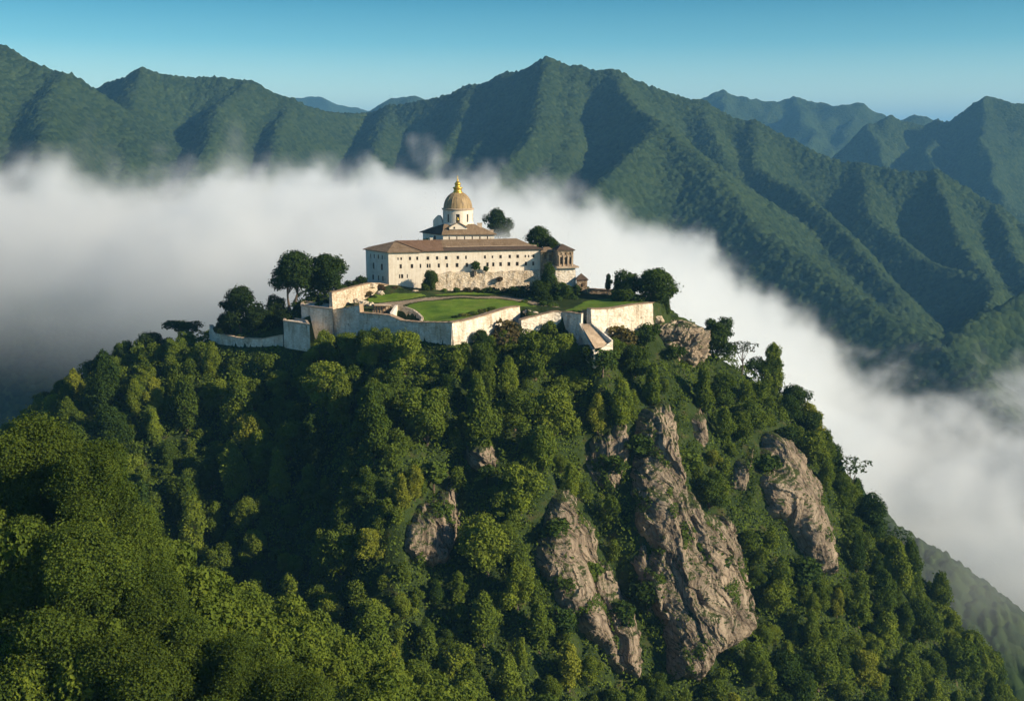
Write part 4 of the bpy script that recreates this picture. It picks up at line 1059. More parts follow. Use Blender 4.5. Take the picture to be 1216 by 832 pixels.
# ------------------------------------------------------------------ ruined stone tower at the right end
tower = empty('stone_tower', (17, 408, 8)); tag(tower, 'weathered brown stone tower with niches and tiled cap at the right end of the wing', 'tower')
def atz(px, Y, py): return at(px, py, Y)
c1 = Vector((19.2, 408.0, 0)); tx_ = Vector((0.98, 0.2, 0)); ty_ = Vector((-0.2, 0.98, 0))
hw_ = 2.95
mb = MB(); tw = []
P4 = [c1-tx_*hw_-ty_*hw_, c1+tx_*hw_-ty_*hw_, c1+tx_*hw_+ty_*hw_, c1-tx_*hw_+ty_*hw_]
for t_ in (0.9, 2.7, 4.4): tw.append((t_, t_+0.75, 15.9, 18.5))
for t_ in (1.0, 2.8, 4.5): tw.append((t_, t_+0.5, 19.3, 20.2))
w1 = facade(mb, P4[0], P4[1], 13.5, 21.2, tw, 0.5); facade(mb, P4[1], P4[2], 13.5, 21.2, [], 0.5); facade(mb, P4[2], P4[3], 13.5, 21.2, []); w2 = facade(mb, P4[3], P4[0], 13.5, 21.2, [(2.4, 3.4, 16, 18.6)], 0.5)
mb.build('wall', BROWNSTONE, tower)
for w_ in w1+w2: window(tower, w_, False)
for t_ in (0.55, 2.15, 3.85, 5.4):
    pz = P4[0]+tx_*t_-ty_*0.12; mb = MB(); mb.box(pz+Vector((0, 0, 17.1)), tx_*0.16, ty_*0.12, Vector((0, 0, 1.9))); mb.box(pz+Vector((0, 0, 19.1)), tx_*0.26, ty_*0.16, Vector((0, 0, 0.14))); mb.build('pilaster', CAP, tower)
mb = MB(); mb.box(c1+Vector((0, 0, 20.95)), tx_*(hw_+0.35), ty_*(hw_+0.35), Vector((0, 0, 0.22))); mb.build('cornice', CAP, tower)
ap = c1+Vector((-0.6, 0.5, 23.2)); ee = [q+(q-c1).normalized()*0.9+Vector((0, 0, 21.2)) for q in P4]
hip_roof(tower, [[ee[i], ee[(i+1) % 4], ap] for i in range(4)], 'roof', TILE_DARK)
mb = MB(); mb.box(c1+Vector((0.6, -0.6, 14.9)), tx_*(hw_+1.3), ty_*(hw_+1.1), Vector((0, 0, 0.28))); mb.build('ledge', CAP, tower)
base_poly = [c1+tx_*a+ty_*b for a, b in ((-4.4, -4.0), (4.2, -4.0), (5.1, 0), (4.4, 4.5), (-4.4, 4.5))]
mb = MB(); top_ = [c1+(q-c1)*0.86 for q in base_poly]
for i in range(5): mb.q(base_poly[i]+Vector((0, 0, 3)), base_poly[(i+1) % 5]+Vector((0, 0, 3)), top_[(i+1) % 5]+Vector((0, 0, 14.7)), top_[i]+Vector((0, 0, 14.7)))
mb.q(*[q+Vector((0, 0, 14.7)) for q in top_]); mb.build('tower_base', WHITEWALL, tower)
link = empty('link_building', (13, 409, 8)); tag(link, 'low brown stone link house with flat tiled roof between the white wing and the tower', 'building')
mb = MB(); lp = [Vector((10.9, 409.4, 0)), Vector((15.9, 410.2, 0)), Vector((15.2, 417, 0)), Vector((10.2, 416, 0))]
lwin = facade(mb, lp[0], lp[1], 6, 20.2, [(1.0, 2.0, 17.2, 18.9), (3.0, 4.0, 16.6, 18.9)], 0.4)
for i in (1, 2, 3): facade(mb, lp[i], lp[(i+1) % 4], 6, 20.2, [])
mb.build('wall', BROWNSTONE, link)
for w_ in lwin: window(link, w_, False)
le = [q+(q-Vector((13, 413, 0))).normalized()*0.7+Vector((0, 0, 20.1)) for q in lp]
hip_roof(link, [[le[0], le[1], Vector((14, 413.6, 21.5)), Vector((12, 413.2, 21.5))], [le[1], le[2], Vector((14, 413.6, 21.5))], [le[2], le[3], Vector((12, 413.2, 21.5)), Vector((14, 413.6, 21.5))], [le[3], le[0], Vector((12, 413.2, 21.5))]], 'roof', TILE)
hut = empty('stone_hut', (26.8, 404, 5)); tag(hut, 'small brown stone hut with pointed roof beside the white tower base', 'hut')
hc = Vector((25.9, 405.0, 0)); h4 = [hc+Vector((a, b, 0)) for a, b in ((-1.9, -1.9), (1.9, -1.7), (1.8, 1.9), (-1.9, 1.8))]
mb = MB(); hwn = facade(mb, h4[0], h4[1], 3.5, 10.6, [(1.4, 2.1, 7.6, 8.9)], 0.3)
for i in (1, 2, 3): facade(mb, h4[i], h4[(i+1) % 4], 3.5, 10.6, [])
mb.build('wall', BROWNSTONE, hut)
for w_ in hwn: window(hut, w_, False)
he = [q+(q-hc).normalized()*0.6+Vector((0, 0, 10.4)) for q in h4]
hip_roof(hut, [[he[i], he[(i+1) % 4], hc+Vector((-0.3, 0, 12.6))] for i in range(4)], 'roof', TILE_DARK)

# ------------------------------------------------------------------ enclosure walls
G1 = 'old perimeter walls of the monastery'
rough_wall('perimeter_wall', [wp(249,386,404,394), wp(253,391,406,389), wp(262,397,409,384), wp(285,401.5,413,378), wp(310,402.5,413,373), wp(336,398,408,370.5)], 1.0, WHITEWALL,
   'low curving whitewashed wall at the far left tip, mostly in shade', 'wall', coping=CAP, group=G1, amp=0.2, cap_h=0.22)
def block(name, corners, ztop, zbot, label, cat, mat=WHITEWALL, cap=CAP):
    e = empty(name, (corners[0][0], corners[0][1], zbot)); tag(e, label, cat)
    m_ = MB(); cx_ = sum(c_[0] for c_ in corners)/len(corners); cy_ = sum(c_[1] for c_ in corners)/len(corners)
    m_.prism([((c_[0]-cx_)*1.03+cx_, (c_[1]-cy_)*1.03+cy_) for c_ in corners], zbot, ztop); m_.build('wall', mat, e)
    m_ = MB(); n_ = len(corners)
    outer = [Vector(((c_[0]-cx_)*1.07+cx_, (c_[1]-cy_)*1.07+cy_, 0)) for c_ in corners]; inn = [Vector(((c_[0]-cx_)*0.86+cx_, (c_[1]-cy_)*0.86+cy_, 0)) for c_ in corners]
    up = Vector((0, 0, ztop+0.003)); u2 = Vector((0, 0, ztop+0.55))
    for i in range(n_):
        j = (i+1) % n_
        m_.q(outer[i]+u2, outer[j]+u2, inn[j]+u2, inn[i]+u2); m_.q(outer[i]+up, outer[j]+up, outer[j]+u2, outer[i]+u2); m_.q(inn[j]+up, inn[i]+up, inn[i]+u2, inn[j]+u2); m_.q(outer[j]+up, outer[i]+up, inn[i]+up, inn[j]+up)
    m_.build('parapet', cap, e)
    return e
a1 = at(337, 382, 370); b1 = at(367, 385, 362.5)
block('bastion', [(a1.x, a1.y), (b1.x, b1.y), (b1.x-2.6, b1.y+9), (a1.x-1.2, a1.y+9)], a1.z, a1.z-9, 'small square shaded whitewashed bastion joining the curving low wall', 'bastion')
a2 = at(358, 363, 375); b2 = at(394, 368.5, 366.5)
block('terrace_block', [(a2.x, a2.y), (b2.x, b2.y), (b2.x-2.4, b2.y+10), (a2.x-1.5, a2.y+10)], (a2.z+b2.z)/2, a2.z-11, 'larger shaded whitewashed terrace block under the sunlit ramp wall', 'terrace')
# sunlit ramp wall that climbs to the corner of the wing
rough_wall('ramp_wall', [wp(394,347.5,376,369.5), wp(404,345.5,366,374), wp(422,340.5,357,382), wp(440,336.5,349,390), wp(452,337,343,396), wp(461,338.5,342,399.2)], 1.2, STONE,
   'sunlit tan stone ramp wall climbing from the terrace block to the wing corner', 'wall', coping=WALLCAP, group=G1, amp=0.22, batter=0.03)
rough_wall('perimeter_wall', [wp(395,368,393,368.5), wp(412,365,392,365.5), wp(427,362,391,363), wp(428,371.5,391,362.8), wp(445,373,393,360.2), wp(462,374.5,397,357.6), wp(477,381,400,355), wp(497,382.8,404,352), wp(516,383,406,348.7), wp(537,383.3,408,345)], 1.8, WHITEWALL,
   'long shaded blue white wall on the left below the lawn', 'wall', coping=WALLCAP, group=G1, amp=0.22, cap_h=0.2)
rough_wall('perimeter_wall', [wp(537,383.3,409,345), wp(556,380,408,351.3), wp(575,375,406,357.6), wp(590,370,404,362.6), wp(603,366,402,367), wp(617,364,400,371.5)], 1.8, WHITEWALL,
   'bright sunlit white wall rising from the sharp corner below the lawn', 'wall', coping=WALLCAP, group=G1, amp=0.22, cap_h=0.3)
rough_wall('perimeter_wall', [wp(617,364,400,371.5), wp(619.5,366,396,374)], 1.1, WHITEWALL, 'short broken end return of the bright sunlit wall', 'wall', group=G1) if False else None
rough_wall('perimeter_wall', [wp(619,380,396,362.5), wp(632,376.5,394,364.5), wp(645,373.5,392,366.5), wp(658,370,390,368), wp(668,370.3,391,368.5), wp(677,371,392,367)], 1.8, WHITEWALL,
   'lower white wall stepping up towards the stairway, half hidden by trees', 'wall', coping=WALLCAP, group=G1, amp=0.22, cap_h=0.22)
rough_wall('perimeter_wall', [wp(677,371,410,364.0), wp(684,372.2,410,361.5), wp(690.5,372.6,402,360.2)], 1.2, WHITEWALL, 'narrow white wall pier at the head of the stairway', 'wall', coping=WALLCAP, group=G1, cap_h=0.2)
rough_wall('perimeter_wall', [wp(701.5,367,402,360.0), wp(712,367,404,362.5), wp(728,366.2,409,366), wp(753,362,400,372.5), wp(774.7,359.8,389,378)], 1.9, WHITEWALL,
   'tall bright white wall on the right between stairway and cliff bluff', 'wall', coping=WALLCAP, group=G1, amp=0.3, cap_h=0.25)
rough_wall('perimeter_wall', [wp(774.7,359.8,389,378), wp(778,359,386,386), wp(776,356,380,394)], 1.2, WHITEWALL, 'far end return of the tall white wall, turned away beside the big round trees', 'wall', coping=WALLCAP, group=G1, cap_h=0.25)
# gate recess and stairway
st_ = empty('stairway', (24, 355, -10)); tag(st_, 'pale stone stairway running down from a gate gap in the white wall', 'stairway')
t0, t1 = at(689, 384.5, 359.5), at(702.5, 384.5, 359.0); e0, e1 = at(706.5, 419, 344.5), at(727, 405, 349.5)
nst = 30; mb = MB()
for i in range(nst):
    f0_, f1_ = i/nst, (i+1)/nst
    la, lb = t0.lerp(e0, f0_), t0.lerp(e0, f1_); ra, rb = t1.lerp(e1, f0_), t1.lerp(e1, f1_)
    zz = (la.z+ra.z)/2; zn = (lb.z+rb.z)/2
    pl = [Vector((la.x, la.y, zz)), Vector((ra.x, ra.y, zz)), Vector((rb.x, rb.y, zz)), Vector((lb.x, lb.y, zz))]
    mb.q(*pl); mb.q(pl[3], pl[2], Vector((rb.x, rb.y, zn)), Vector((lb.x, lb.y, zn)))
mb.build('steps', CAP, st_)
def cheek(a, b, nm, h, w_):
    d_ = Vector((b.x-a.x, b.y-a.y, 0)).normalized(); nv = Vector((d_.y, -d_.x, 0))*w_; m_ = MB()
    for s0, s1 in ((0.0, 1.0),):
        p = [a+Vector((0, 0, h)), b+Vector((0, 0, h))]; lo = [Vector((a.x, a.y, a.z-10)), Vector((b.x, b.y, b.z-5))]
        m_.q(p[0]+nv, p[1]+nv, p[1]-nv, p[0]-nv); m_.q(p[0]+nv, lo[0]+nv, lo[1]+nv, p[1]+nv); m_.q(p[0]-nv, p[1]-nv, lo[1]-nv, lo[0]-nv)
        m_.q(p[1]+nv, lo[1]+nv, lo[1]-nv, p[1]-nv); m_.q(p[0]+nv, p[0]-nv, lo[0]-nv, lo[0]+nv)
    return m_.build(nm, WHITEWALL, st_)
cheek(t0, e0, 'cheek_wall', 0.25, 0.35); cheek(t1, e1, 'cheek_wall', 0.35, 0.3)
mb = MB(); mb.q(Vector((e0.x, e0.y, e0.z+0.1)), Vector((e1.x, e1.y, e1.z+0.1)), Vector((e1.x, e1.y, e1.z-5)), Vector((e0.x, e0.y, e0.z-5))); mb.build('end_wall', WHITEWALL, st_)
gp = [at(690.5, 368, 362.5), at(702, 368, 361.5)]
mb = MB(); mb.q(gp[0], gp[1], gp[1]-Vector((0, 0, 5.2)), gp[0]-Vector((0, 0, 5.2))); mb.q(gp[0]+Vector((0, .5, 0)), gp[1]+Vector((0, .5, 0)), gp[1]+Vector((0, .5, -5.2)), gp[0]+Vector((0, .5, -5.2)));
mb.q(gp[0], gp[1], gp[1]+Vector((0, .5, 0)), gp[0]+Vector((0, .5, 0)))
o = mb.build('gate_wall', BROWNSTONE, st_)
# curved parapets of the sunken round court in the lawn
cc = empty('sunken_court', (-33, 361, 2)); tag(cc, 'small sunken curved court with pale parapets in the lawn corner above the shaded wall', 'courtyard')
rough_wall('parapet', [wp(469.5,362,371,372), wp(466.5,365.5,374,368), wp(463,371,378,363.5), wp(466,376.5,382,360.5), wp(471,379.5,386,358.8), wp(477,381,388,357.5)], 0.8, PLASTER, parent=cc, amp=0.05, batter=0.0)
rough_wall('parapet', [wp(470,363,371,372), wp(480,364,372,371), wp(490,367.5,376,368), wp(496,372,379,364.5), wp(500.5,376.5,382,361), wp(499,381,386,358)], 0.7, STONE, parent=cc, amp=0.1, batter=0.0)
dk, nt, N, L = new_mat('court_floor'); finish(nt, ramp(nt, ntex(nt, pos(nt), 0.8, 5), [(0.3, (0.05, 0.055, 0.045)), (0.7, (0.15, 0.14, 0.11))]), 0.95); 
fl = [at(q[0], q[1], q[2]) for q in ((466,372,364),(470,364,371),(480,365,370),(490,369,367),(497,375,362.5),(498,381,358.5),(478,381.5,358.5),(469,378,360.5))]
mb = MB(); mb.prism([(q.x, q.y) for q in fl], -3.0, 0.75, 0); mb.build('court_floor', dk, cc)
sh = empty('open_shed', (-37, 366, 3)); tag(sh, 'dark open timber shed with flat stone edge beside the curved court', 'shed')
s0, s1 = at(444.5, 362.5, 367), at(465, 362.5, 369)
dv = (s1-s0).normalized(); bv = Vector((-dv.y, dv.x, 0))
mb = MB(); mb.box((s0+s1)/2+bv*1.4+Vector((0, 0, 0.02)), dv*((s1-s0).length/2), bv*1.5, Vector((0, 0, 0.14))); mb.build('roof', CAP, sh)
for i in range(7):
    q = s0+dv*((s1-s0).length*(0.04+0.92*i/6)); mb = MB(); mb.box(q+bv*0.2+Vector((0, 0, -1.55)), dv*0.10, bv*0.10, Vector((0, 0, 1.4))); mb.build('post', WOODM, sh)
mb = MB(); mb.box((s0+s1)/2+bv*2.7+Vector((0, 0, -1.6)), dv*((s1-s0).length/2), bv*0.12, Vector((0, 0, 1.45))); mb.build('back_panel', BROWNSTONE, sh)
# rubble and ruin bits by the ramp wall
def boulder(px, py, Y, s, label, mat=STONE):
    m_ = bmesh.new(); bmesh.ops.create_icosphere(m_, subdivisions=3, radius=1.0); c0 = at(px, py, Y)
    for v in m_.verts:
        n_ = mnoise.noise(v.co*1.3+Vector((px, py, 0)))*0.45+mnoise.noise(v.co*3.1+Vector((py, px, 0)))*0.2; v.co *= 1+n_; v.co.z *= 0.62
    me = bpy.data.meshes.new('boulder'); m_.to_mesh(me); m_.free(); me.materials.append(mat)
    o = bpy.data.objects.new('boulder', me); COL.objects.link(o); o.location = c0; o.scale = (s, s, s); tag(o, label, 'rock', 'tumbled stones below the ramp wall'); return o
for q in ((441,339,391,1.6,'rounded pale boulder on top of the ramp wall bend'),(424,357,376,1.3,'tan boulder at the foot of the sunlit ramp wall'),(432,360,372,1.7,'large tan boulder between ramp wall and open shed'),(440,361.5,370,1.2,'tan boulder touching the open shed'),(452,348,388,1.3,'boulder under the wing corner, above the upper lawn'),
          (493,346,394,1.0,'boulder by the arched tree against the wing'),(627,371.5,371,1.6,'pale boulder in the gap between the two white walls'),(635,372.5,370,1.2,'smaller boulder in the gap behind the lower white wall'),(781,379,381,2.2,'pale boulder where the tall white wall meets the bluff')): boulder(*q)
# dark low wall behind the right lawn
rough_wall('garden_wall', [wp(698,343,356,402), wp(715,344,357,401), wp(738,346,358,400)], 0.8, BROWNSTONE, 'dark low stone wall at the back of the right lawn', 'wall', coping=WALLCAP)
# ------------------------------------------------------------------ trees and bushes around the monastery, one by one
def site(px, py_base, py_top, Y, kind, idx, col, label, name='tree', cat='tree', rz=0.0, group=None, wide=1.0):
    b = at(px, py_base, Y); t = at(px, py_top, Y); K = KINDS[kind][idx]
    s = (t.z-b.z)/K['H']
    e = plant(K, name, (b.x, b.y, b.z), s, rz, col, label, cat, group); e.scale = (s*wide, s*wide, s); return e
DG = (0.034, 0.060, 0.015); MG = (0.052, 0.090, 0.020); LG = (0.088, 0.135, 0.025); YG = (0.110, 0.125, 0.030)
TG = 'trees standing on the summit'
def skyline(px, lo=385, hi=800):
    ys = np.arange(lo, hi, 1.5); a, b, c = march(np.full(ys.shape, float(px)), ys, hz_, 200, 520, 1.0)
    k = int(np.argmax(~np.isnan(b))); return Vector((a[k], b[k]-1.0, float(hz_(a[k], b[k]-1.0))))
def site_sky(px, hpx, kind, idx, col, label, rz=0.0, group=None, wide=1.0):
    b = skyline(px); K = KINDS[kind][idx]; s = hpx*b.y/1290.0/K['H']*(1.45 if kind == 'bare' else 1.15)
    e = plant(K, 'tree', (b.x, b.y, b.z-0.4), s, rz, col, label, 'tree', group); e.scale = (s*wide, s*wide, s); return e
site(347, 363, 297, 386, 'pair', 0, DG, 'tall tree with twin pale trunks, left of the white wing', group=TG, rz=0.3, wide=1.15)
site(385, 358, 301, 392, 'pair', 1, DG, 'dark broad tree between the twin trunk tree and the wing', group=TG, rz=1.4, wide=1.15)
site(286, 392, 341, 384, 'spread', 0, (0.026, 0.046, 0.013), 'dark spreading tree above the curving low wall', group=TG, rz=2.0, wide=0.95)
site(326, 384, 351, 388, 'round', 0, (0.026, 0.046, 0.013), 'low round dark tree right of the spreading tree by the low wall', group=TG, rz=0.9, wide=1.05)
site(305, 397, 366, 381, 'round', 1, (0.026, 0.046, 0.013), 'dark bushy tree hugging the inside of the curving low wall', group=TG, rz=2.9, wide=1.3)
site(336, 392, 367, 378, 'round', 2, (0.020, 0.036, 0.012), 'small dark tree just above the square bastion', group=TG, rz=0.4, wide=1.3)
site(268, 398, 372, 384, 'round', 2, (0.020, 0.036, 0.012), 'small dark tree at the far left tip of the low wall', group=TG, rz=0.4, wide=1.1)
site(592, 288, 249, 520, 'spread', 0, (0.035, 0.058, 0.018), 'flat topped tree rising out of the fog right of the dome', group=TG, wide=0.85)
site(637, 305, 266, 424, 'round', 1, (0.046, 0.078, 0.018), 'round tree showing over the roof at the right end of the wing', group=TG, rz=1.0, wide=1.0)
site(655, 303, 281, 421, 'round', 0, (0.046, 0.078, 0.018), 'lower tree crown over the link house roof', group=TG, rz=2.2, wide=1.2)
site(651, 362, 311, 393, 'tall', 1, MG, 'tall slim tree in front of the link house and tower', group=TG, rz=0.2, wide=0.95)
site(640, 366, 333, 388, 'round', 0, DG, 'dark tree at the left foot of the tall slim tree', group=TG, rz=1.9, wide=1.0)
site(667, 362, 334, 391, 'round', 2, MG, 'rounded tree below the white tower base', group=TG, rz=0.9, wide=1.1)
site(612, 361, 338, 397, 'round', 1, DG, 'dark shrub tree against the stone base right of the lawns', group=TG, rz=0.1, wide=1.2)
site(741, 360, 322, 390, 'round', 0, (0.050, 0.084, 0.019), 'round dense tree left of the biggest tree on the right lawn', group=TG, rz=1.1, wide=1.35)
site(775, 372, 315, 388, 'round', 1, (0.050, 0.084, 0.019), 'biggest round tree at the end of the tall white wall', group=TG, rz=0.4, wide=1.15)
site(722, 345, 325, 398, 'tall', 2, (0.030, 0.052, 0.014), 'small thin tree beside the round dense tree on the right lawn', group=TG, rz=0.4, wide=0.9)
site(790, 376, 350, 384, 'tall', 0, (0.050, 0.084, 0.019), 'small tree on the bluff edge under the biggest round tree', group=TG, rz=0.4)
site_sky(850, 46, 'round', 1, (0.046, 0.078, 0.018), 'lone round tree on the skyline below the rock bluff', group=TG, rz=2.4, wide=0.95)
site_sky(880, 30, 'bare', 0, (0.040, 0.055, 0.020), 'thin sparse tree on the right skyline below the lone round tree', group=TG, rz=0.4, wide=1.2)
site(512, 347, 320, 396.2, 'round', 2, (0.050, 0.080, 0.018), 'round topped small tree leaning against the wing front', group=TG, rz=0.4, wide=0.95)
# right skyline trees
for px_, pb, pt, Y, kd, ix, lab in ((905,480,455,392,'umbrella',0,'flat crowned skyline tree nearest above the triangular cliff'),(938,506,478,390,'spread',0,'spreading skyline tree right above the triangular cliff'),(958,525,500,389,'spread',1,'wide skyline tree just beyond the triangular cliff top'),
     (1006,575,540,386,'bare',0,'wispy sparse tree standing clear on the right skyline'),(1032,590,572,385,'umbrella',1,'flat crowned tree on the right skyline below the wispy tree'),(1062,632,606,384,'bare',0,'second wispy tree lower on the right skyline'),
     (985,560,532,388,'round',0,'round skyline tree left of the wispy tree')):
    site_sky(px_, pb+9-pt, kd, ix, (0.046, 0.078, 0.018), lab, group='trees along the right skyline', rz=px_*0.7, wide=1.1)
# left skyline trees
for px_, pb, pt, Y, kd, ix, lab in ((219,412,388,394,'umbrella',0,'flat crowned skyline tree left of the low wall tip'),(180,424,402,396,'spread',1,'spreading tree on the left skyline, second from the low wall'),(152,434,416,397,'round',0,'round tree on the left skyline, third from the low wall'),
     (122,448,430,398,'spread',0,'broad tree on the left skyline, fourth from the low wall'),(88,463,450,399,'round',1,'small round tree near the left foot of the skyline'),(58,476,464,399,'umbrella',1,'outermost small tree on the left skyline')):
    site_sky(px_, pb+8-pt, kd, ix, (0.030, 0.054, 0.014), lab, group='trees along the left skyline', rz=px_*0.9, wide=1.15)
# bushes: px, base, top, Y, colour, label
BU = [
 (507,299,283,417,DG,'dark bush behind the hipped left roof below the church gable'),(496,297,285,418,DG,'dark bush at the left of the church gable foot'),(517,300,288,416,DG,'dark bush touching the church gable corner'),
 (565,321,310,404.6,MG,'green shrub growing on the white wing front between windows'),(577,322,315,405,MG,'low spill of greenery on the wing front ledge'),
 (593,334,328,405,(0.10,0.075,0.04),'brown dry shrub on the rough stone base'),(437,352,345,388,(0.09,0.075,0.035),'dry brown bush against the ramp wall'),(452,345,337,395,(0.10,0.072,0.045),'reddish dry bush under the wing corner'),(470,346,339,397,(0.10,0.072,0.045),'reddish dry bush at the foot of the wing, left part'),
 (476,349,342,396,MG,'green bush at the foot of the wing near the arched tree'),(527,348,342,399,LG,'leafy clump on the bed at the foot of the stone base, leftmost'),(542,347.5,341,400,MG,'leafy clump on the bed under the stone base, second from the arched tree'),(556,347,340.5,401,(0.08,0.07,0.03),'brownish clump on the bed under the stone base'),(566,348,341,402,(0.07,0.07,0.03),'brownish clump under the dark doorway'),
 (580,353,340,402,DG,'dark round bush at the foot of the stone base, middle'),(590,354,343,400,MG,'round bush right of the dark round bush by the stone base'),(602,356,342,400,DG,'dark bush under the shaded part of the stone base'),(624,360,340,395,DG,'big dark bush in the blue shade of the stone base'),
 (633,364,352,388,MG,'green bush between lawn end and tall slim tree'),(622,366,356,384,LG,'light green bush at the right tip of the main lawn'),(645,369,357,380,MG,'green bush below the dark tree at the lawn end'),(656,371,360,378,LG,'light green bush above the lower white wall'),(632,369,361,378,MG,'bush tucked above the gap in the white walls'),
 (683,352,339,395,DG,'dark bush at the white tower base, left of the hut'),(674,360,347,392,MG,'green bush in front of the white tower base'),
 (541,381,374,358,DG,'dark rounded bush at the end of the lawn hedge'),(551,379,371.5,360,YG,'yellow green hedge bush on the lawn edge, next to the dark one'),(562,377,369,363,LG,'hedge bush in the middle of the lawn edge'),(573,373.5,366,366,YG,'hedge bush on the lawn edge, fourth from the corner'),(583,370,363.5,368,LG,'hedge bush at the upper end of the lawn edge'),
 (748,358,352,386,(0.03,0.045,0.02),'small dark domed bush on the right lawn'),(716,360,354.5,392,MG,'low bush at the back of the right lawn'),(758,360,354,385,LG,'low bush near the end of the tall white wall'),
 (345,381,372,376,DG,'dark bush on top of the square bastion'),(378,366,358,378,MG,'green bush on the terrace block top'),(405,350,338,384,MG,'green bush behind the ramp wall, left end'),(418,346,333,390,DG,'dark bush behind the ramp wall, middle'),(430,341,328,399,DG,'dark bush beside the shaded wing end'),(360,372,356,384,DG,'dark bush under the twin trunk tree'),(372,363,350,388,DG,'dark bush right of the twin trunks'),
 (600,408,380,366,(0.10,0.085,0.04),'dry brown bush at the broken end of the bright wall'),(613,402,386,362,(0.06,0.07,0.025),'olive bush under the broken end of the bright wall'),
 (735,408,386,366,(0.13,0.115,0.045),'tall yellow dry bush against the tall white wall'),(744,412,393,366,(0.12,0.11,0.04),'second yellow dry bush against the tall white wall'),(768,402,384,372,MG,'green bush at the right foot of the tall white wall'),(760,412,392,368,DG,'dark bush at the foot of the tall white wall'),
 (840,672,640,322,MG,'round shrub clinging to the middle of the tallest cliff'),(515,574,548,332,LG,'leafy bush crowning the squat rock block'),(523,612,594,326,LG,'bush sprouting from the face of the squat rock block'),(806,383,376,390,LG,'grassy tuft on the rock bluff top'),
 (716,436,414,343,MG,'leafy bush covering the lower end of the stairway'),(729,424,404,350,LG,'leafy bush at the right corner of the lower stairway end'),(700,426,408,346,DG,'dark bush at the shaded side of the stairway'),
 (760,540,516,338,MG,'bush spilling over the left edge of the tallest cliff, upper part'),(812,560,536,336,LG,'light green bush on the right shoulder of the tallest cliff'),(786,610,592,328,MG,'small bush on a ledge in the middle of the tallest cliff'),(770,716,690,312,DG,'dark bush in the cleft at the lower left of the tallest cliff'),(868,700,676,318,LG,'light bush on the right edge of the tallest cliff, lower part'),
 (660,640,616,322,MG,'bush on the upper left edge of the long rock slab'),(700,690,668,316,LG,'light bush on the right edge of the long rock slab'),(668,745,722,305,MG,'bush at the lower left edge of the long rock slab'),(742,738,716,310,MG,'bush on the right edge of the long rock slab near its foot'),
 (910,560,538,344,MG,'bush on the left edge of the triangular cliff'),(950,600,578,341,LG,'light bush growing on the face of the triangular cliff'),(958,690,664,332,MG,'bush at the foot of the triangular cliff'),(935,528,508,350,DG,'dark bush over the top of the triangular cliff'),(730,560,540,338,MG,'bush hanging over the narrow rock wedge'),(578,566,552,334,MG,'bush under the small rock patch'),
 (800,426,410,380,MG,'bush under the rock bluff'),(826,420,404,386,LG,'light bush at the right foot of the rock bluff'),
]
for i, (px_, pb, pt, Y, col, lab) in enumerate(BU):
    if pb > 404:                                   # bushes outside the walls root on the slope or the rock behind them
        g_ = gpt(px_, pb)
        if not math.isnan(g_.y) and abs(g_.y-Y) < 60: Y = g_.y-2.0
    b = at(px_, pb, Y); t = at(px_, pt, Y); K = KINDS['bush'][i % 4]; s = (t.z-b.z)/K['H']
    e = plant(K, 'bush', (b.x, b.y, b.z-0.2), s, i*1.3, col, lab, 'bush', 'bushes and shrubs around the monastery'); wd_ = 1.9 if 'hedge' in lab else 1.0 if 'wing front' in lab else (1.35 if s < 3 else 1.0)
    e.scale = (s*wd_, s*wd_, s)
# ------------------------------------------------------------------ which tree is which
MARKS = [('curving low wall', 292, 405), ('square bastion', 352, 396), ('shaded blue white wall', 470, 395), ('sharp wall corner', 537, 407), ('bright sunlit wall', 580, 402), ('stairway foot', 712, 420),
 ('tall white wall', 748, 400), ('rock bluff', 802, 415), ('lone skyline tree', 850, 425), ('squat rock block', 518, 622), ('small rock patch', 571, 543), ('long rock slab top', 667, 585), ('long rock slab foot', 745, 795),
 ('tallest cliff top', 775, 482), ('tallest cliff side', 757, 610), ('tallest cliff foot', 850, 770), ('narrow rock wedge', 720, 548), ('triangular cliff top', 927, 516), ('triangular cliff foot', 978, 678),
 ('wispy skyline tree', 1006, 570), ('lower wispy skyline tree', 1062, 630), ('fogged ridge', 1150, 700), ('big near trees', 205, 610), ('outermost skyline tree', 58, 475), ('broad left skyline tree', 122, 448), ('low wall tip', 250, 405), ('lower right corner', 1190, 820), ('bottom edge middle', 560, 825)]
ORD = ['nearest', 'second nearest', 'third nearest', 'fourth nearest', 'fifth nearest', 'sixth nearest', 'seventh nearest', 'eighth nearest', 'ninth nearest', 'tenth nearest', 'eleventh nearest', 'twelfth nearest', 'thirteenth nearest', 'fourteenth nearest', 'fifteenth nearest', 'sixteenth nearest', 'seventeenth nearest', 'eighteenth nearest', 'nineteenth nearest', 'twentieth nearest'] + ['farther'] * 60
SHAPE = {'round': 'round', 'tall': 'slender', 'spread': 'broad'}
bucket = {}
for (e, x, y, z, H, rr, tone, knd, sc) in HT:
    cx, cyy = pix(x, y, z+H*0.55)
    ds = sorted((math.hypot(cx-mx, cyy-my), i) for i, (_, mx, my) in enumerate(MARKS))
    dd, mi = ds[0]; _, mx, my = MARKS[mi]
    an = math.degrees(math.atan2(-(cyy-my), cx-mx)) % 360
    way = ['right of', 'above right of', 'above', 'above left of', 'left of', 'below left of', 'below', 'below right of'][int(((an+22.5) % 360)//45)]
    bucket.setdefault((mi, way), []).append((dd, e, tone, knd, sc))
for (mi, way), L_ in bucket.items():
    L_.sort(key=lambda q: q[0])
    for k, (dd, e, tone, knd, sc) in enumerate(L_):
        sz = 'small ' if sc < 0.62 else ('large ' if sc > 0.98 else '')
        e['label'] = f"{sz}{tone} {SHAPE[knd]} tree, {ORD[k]} one {way} the {MARKS[mi][0]}"
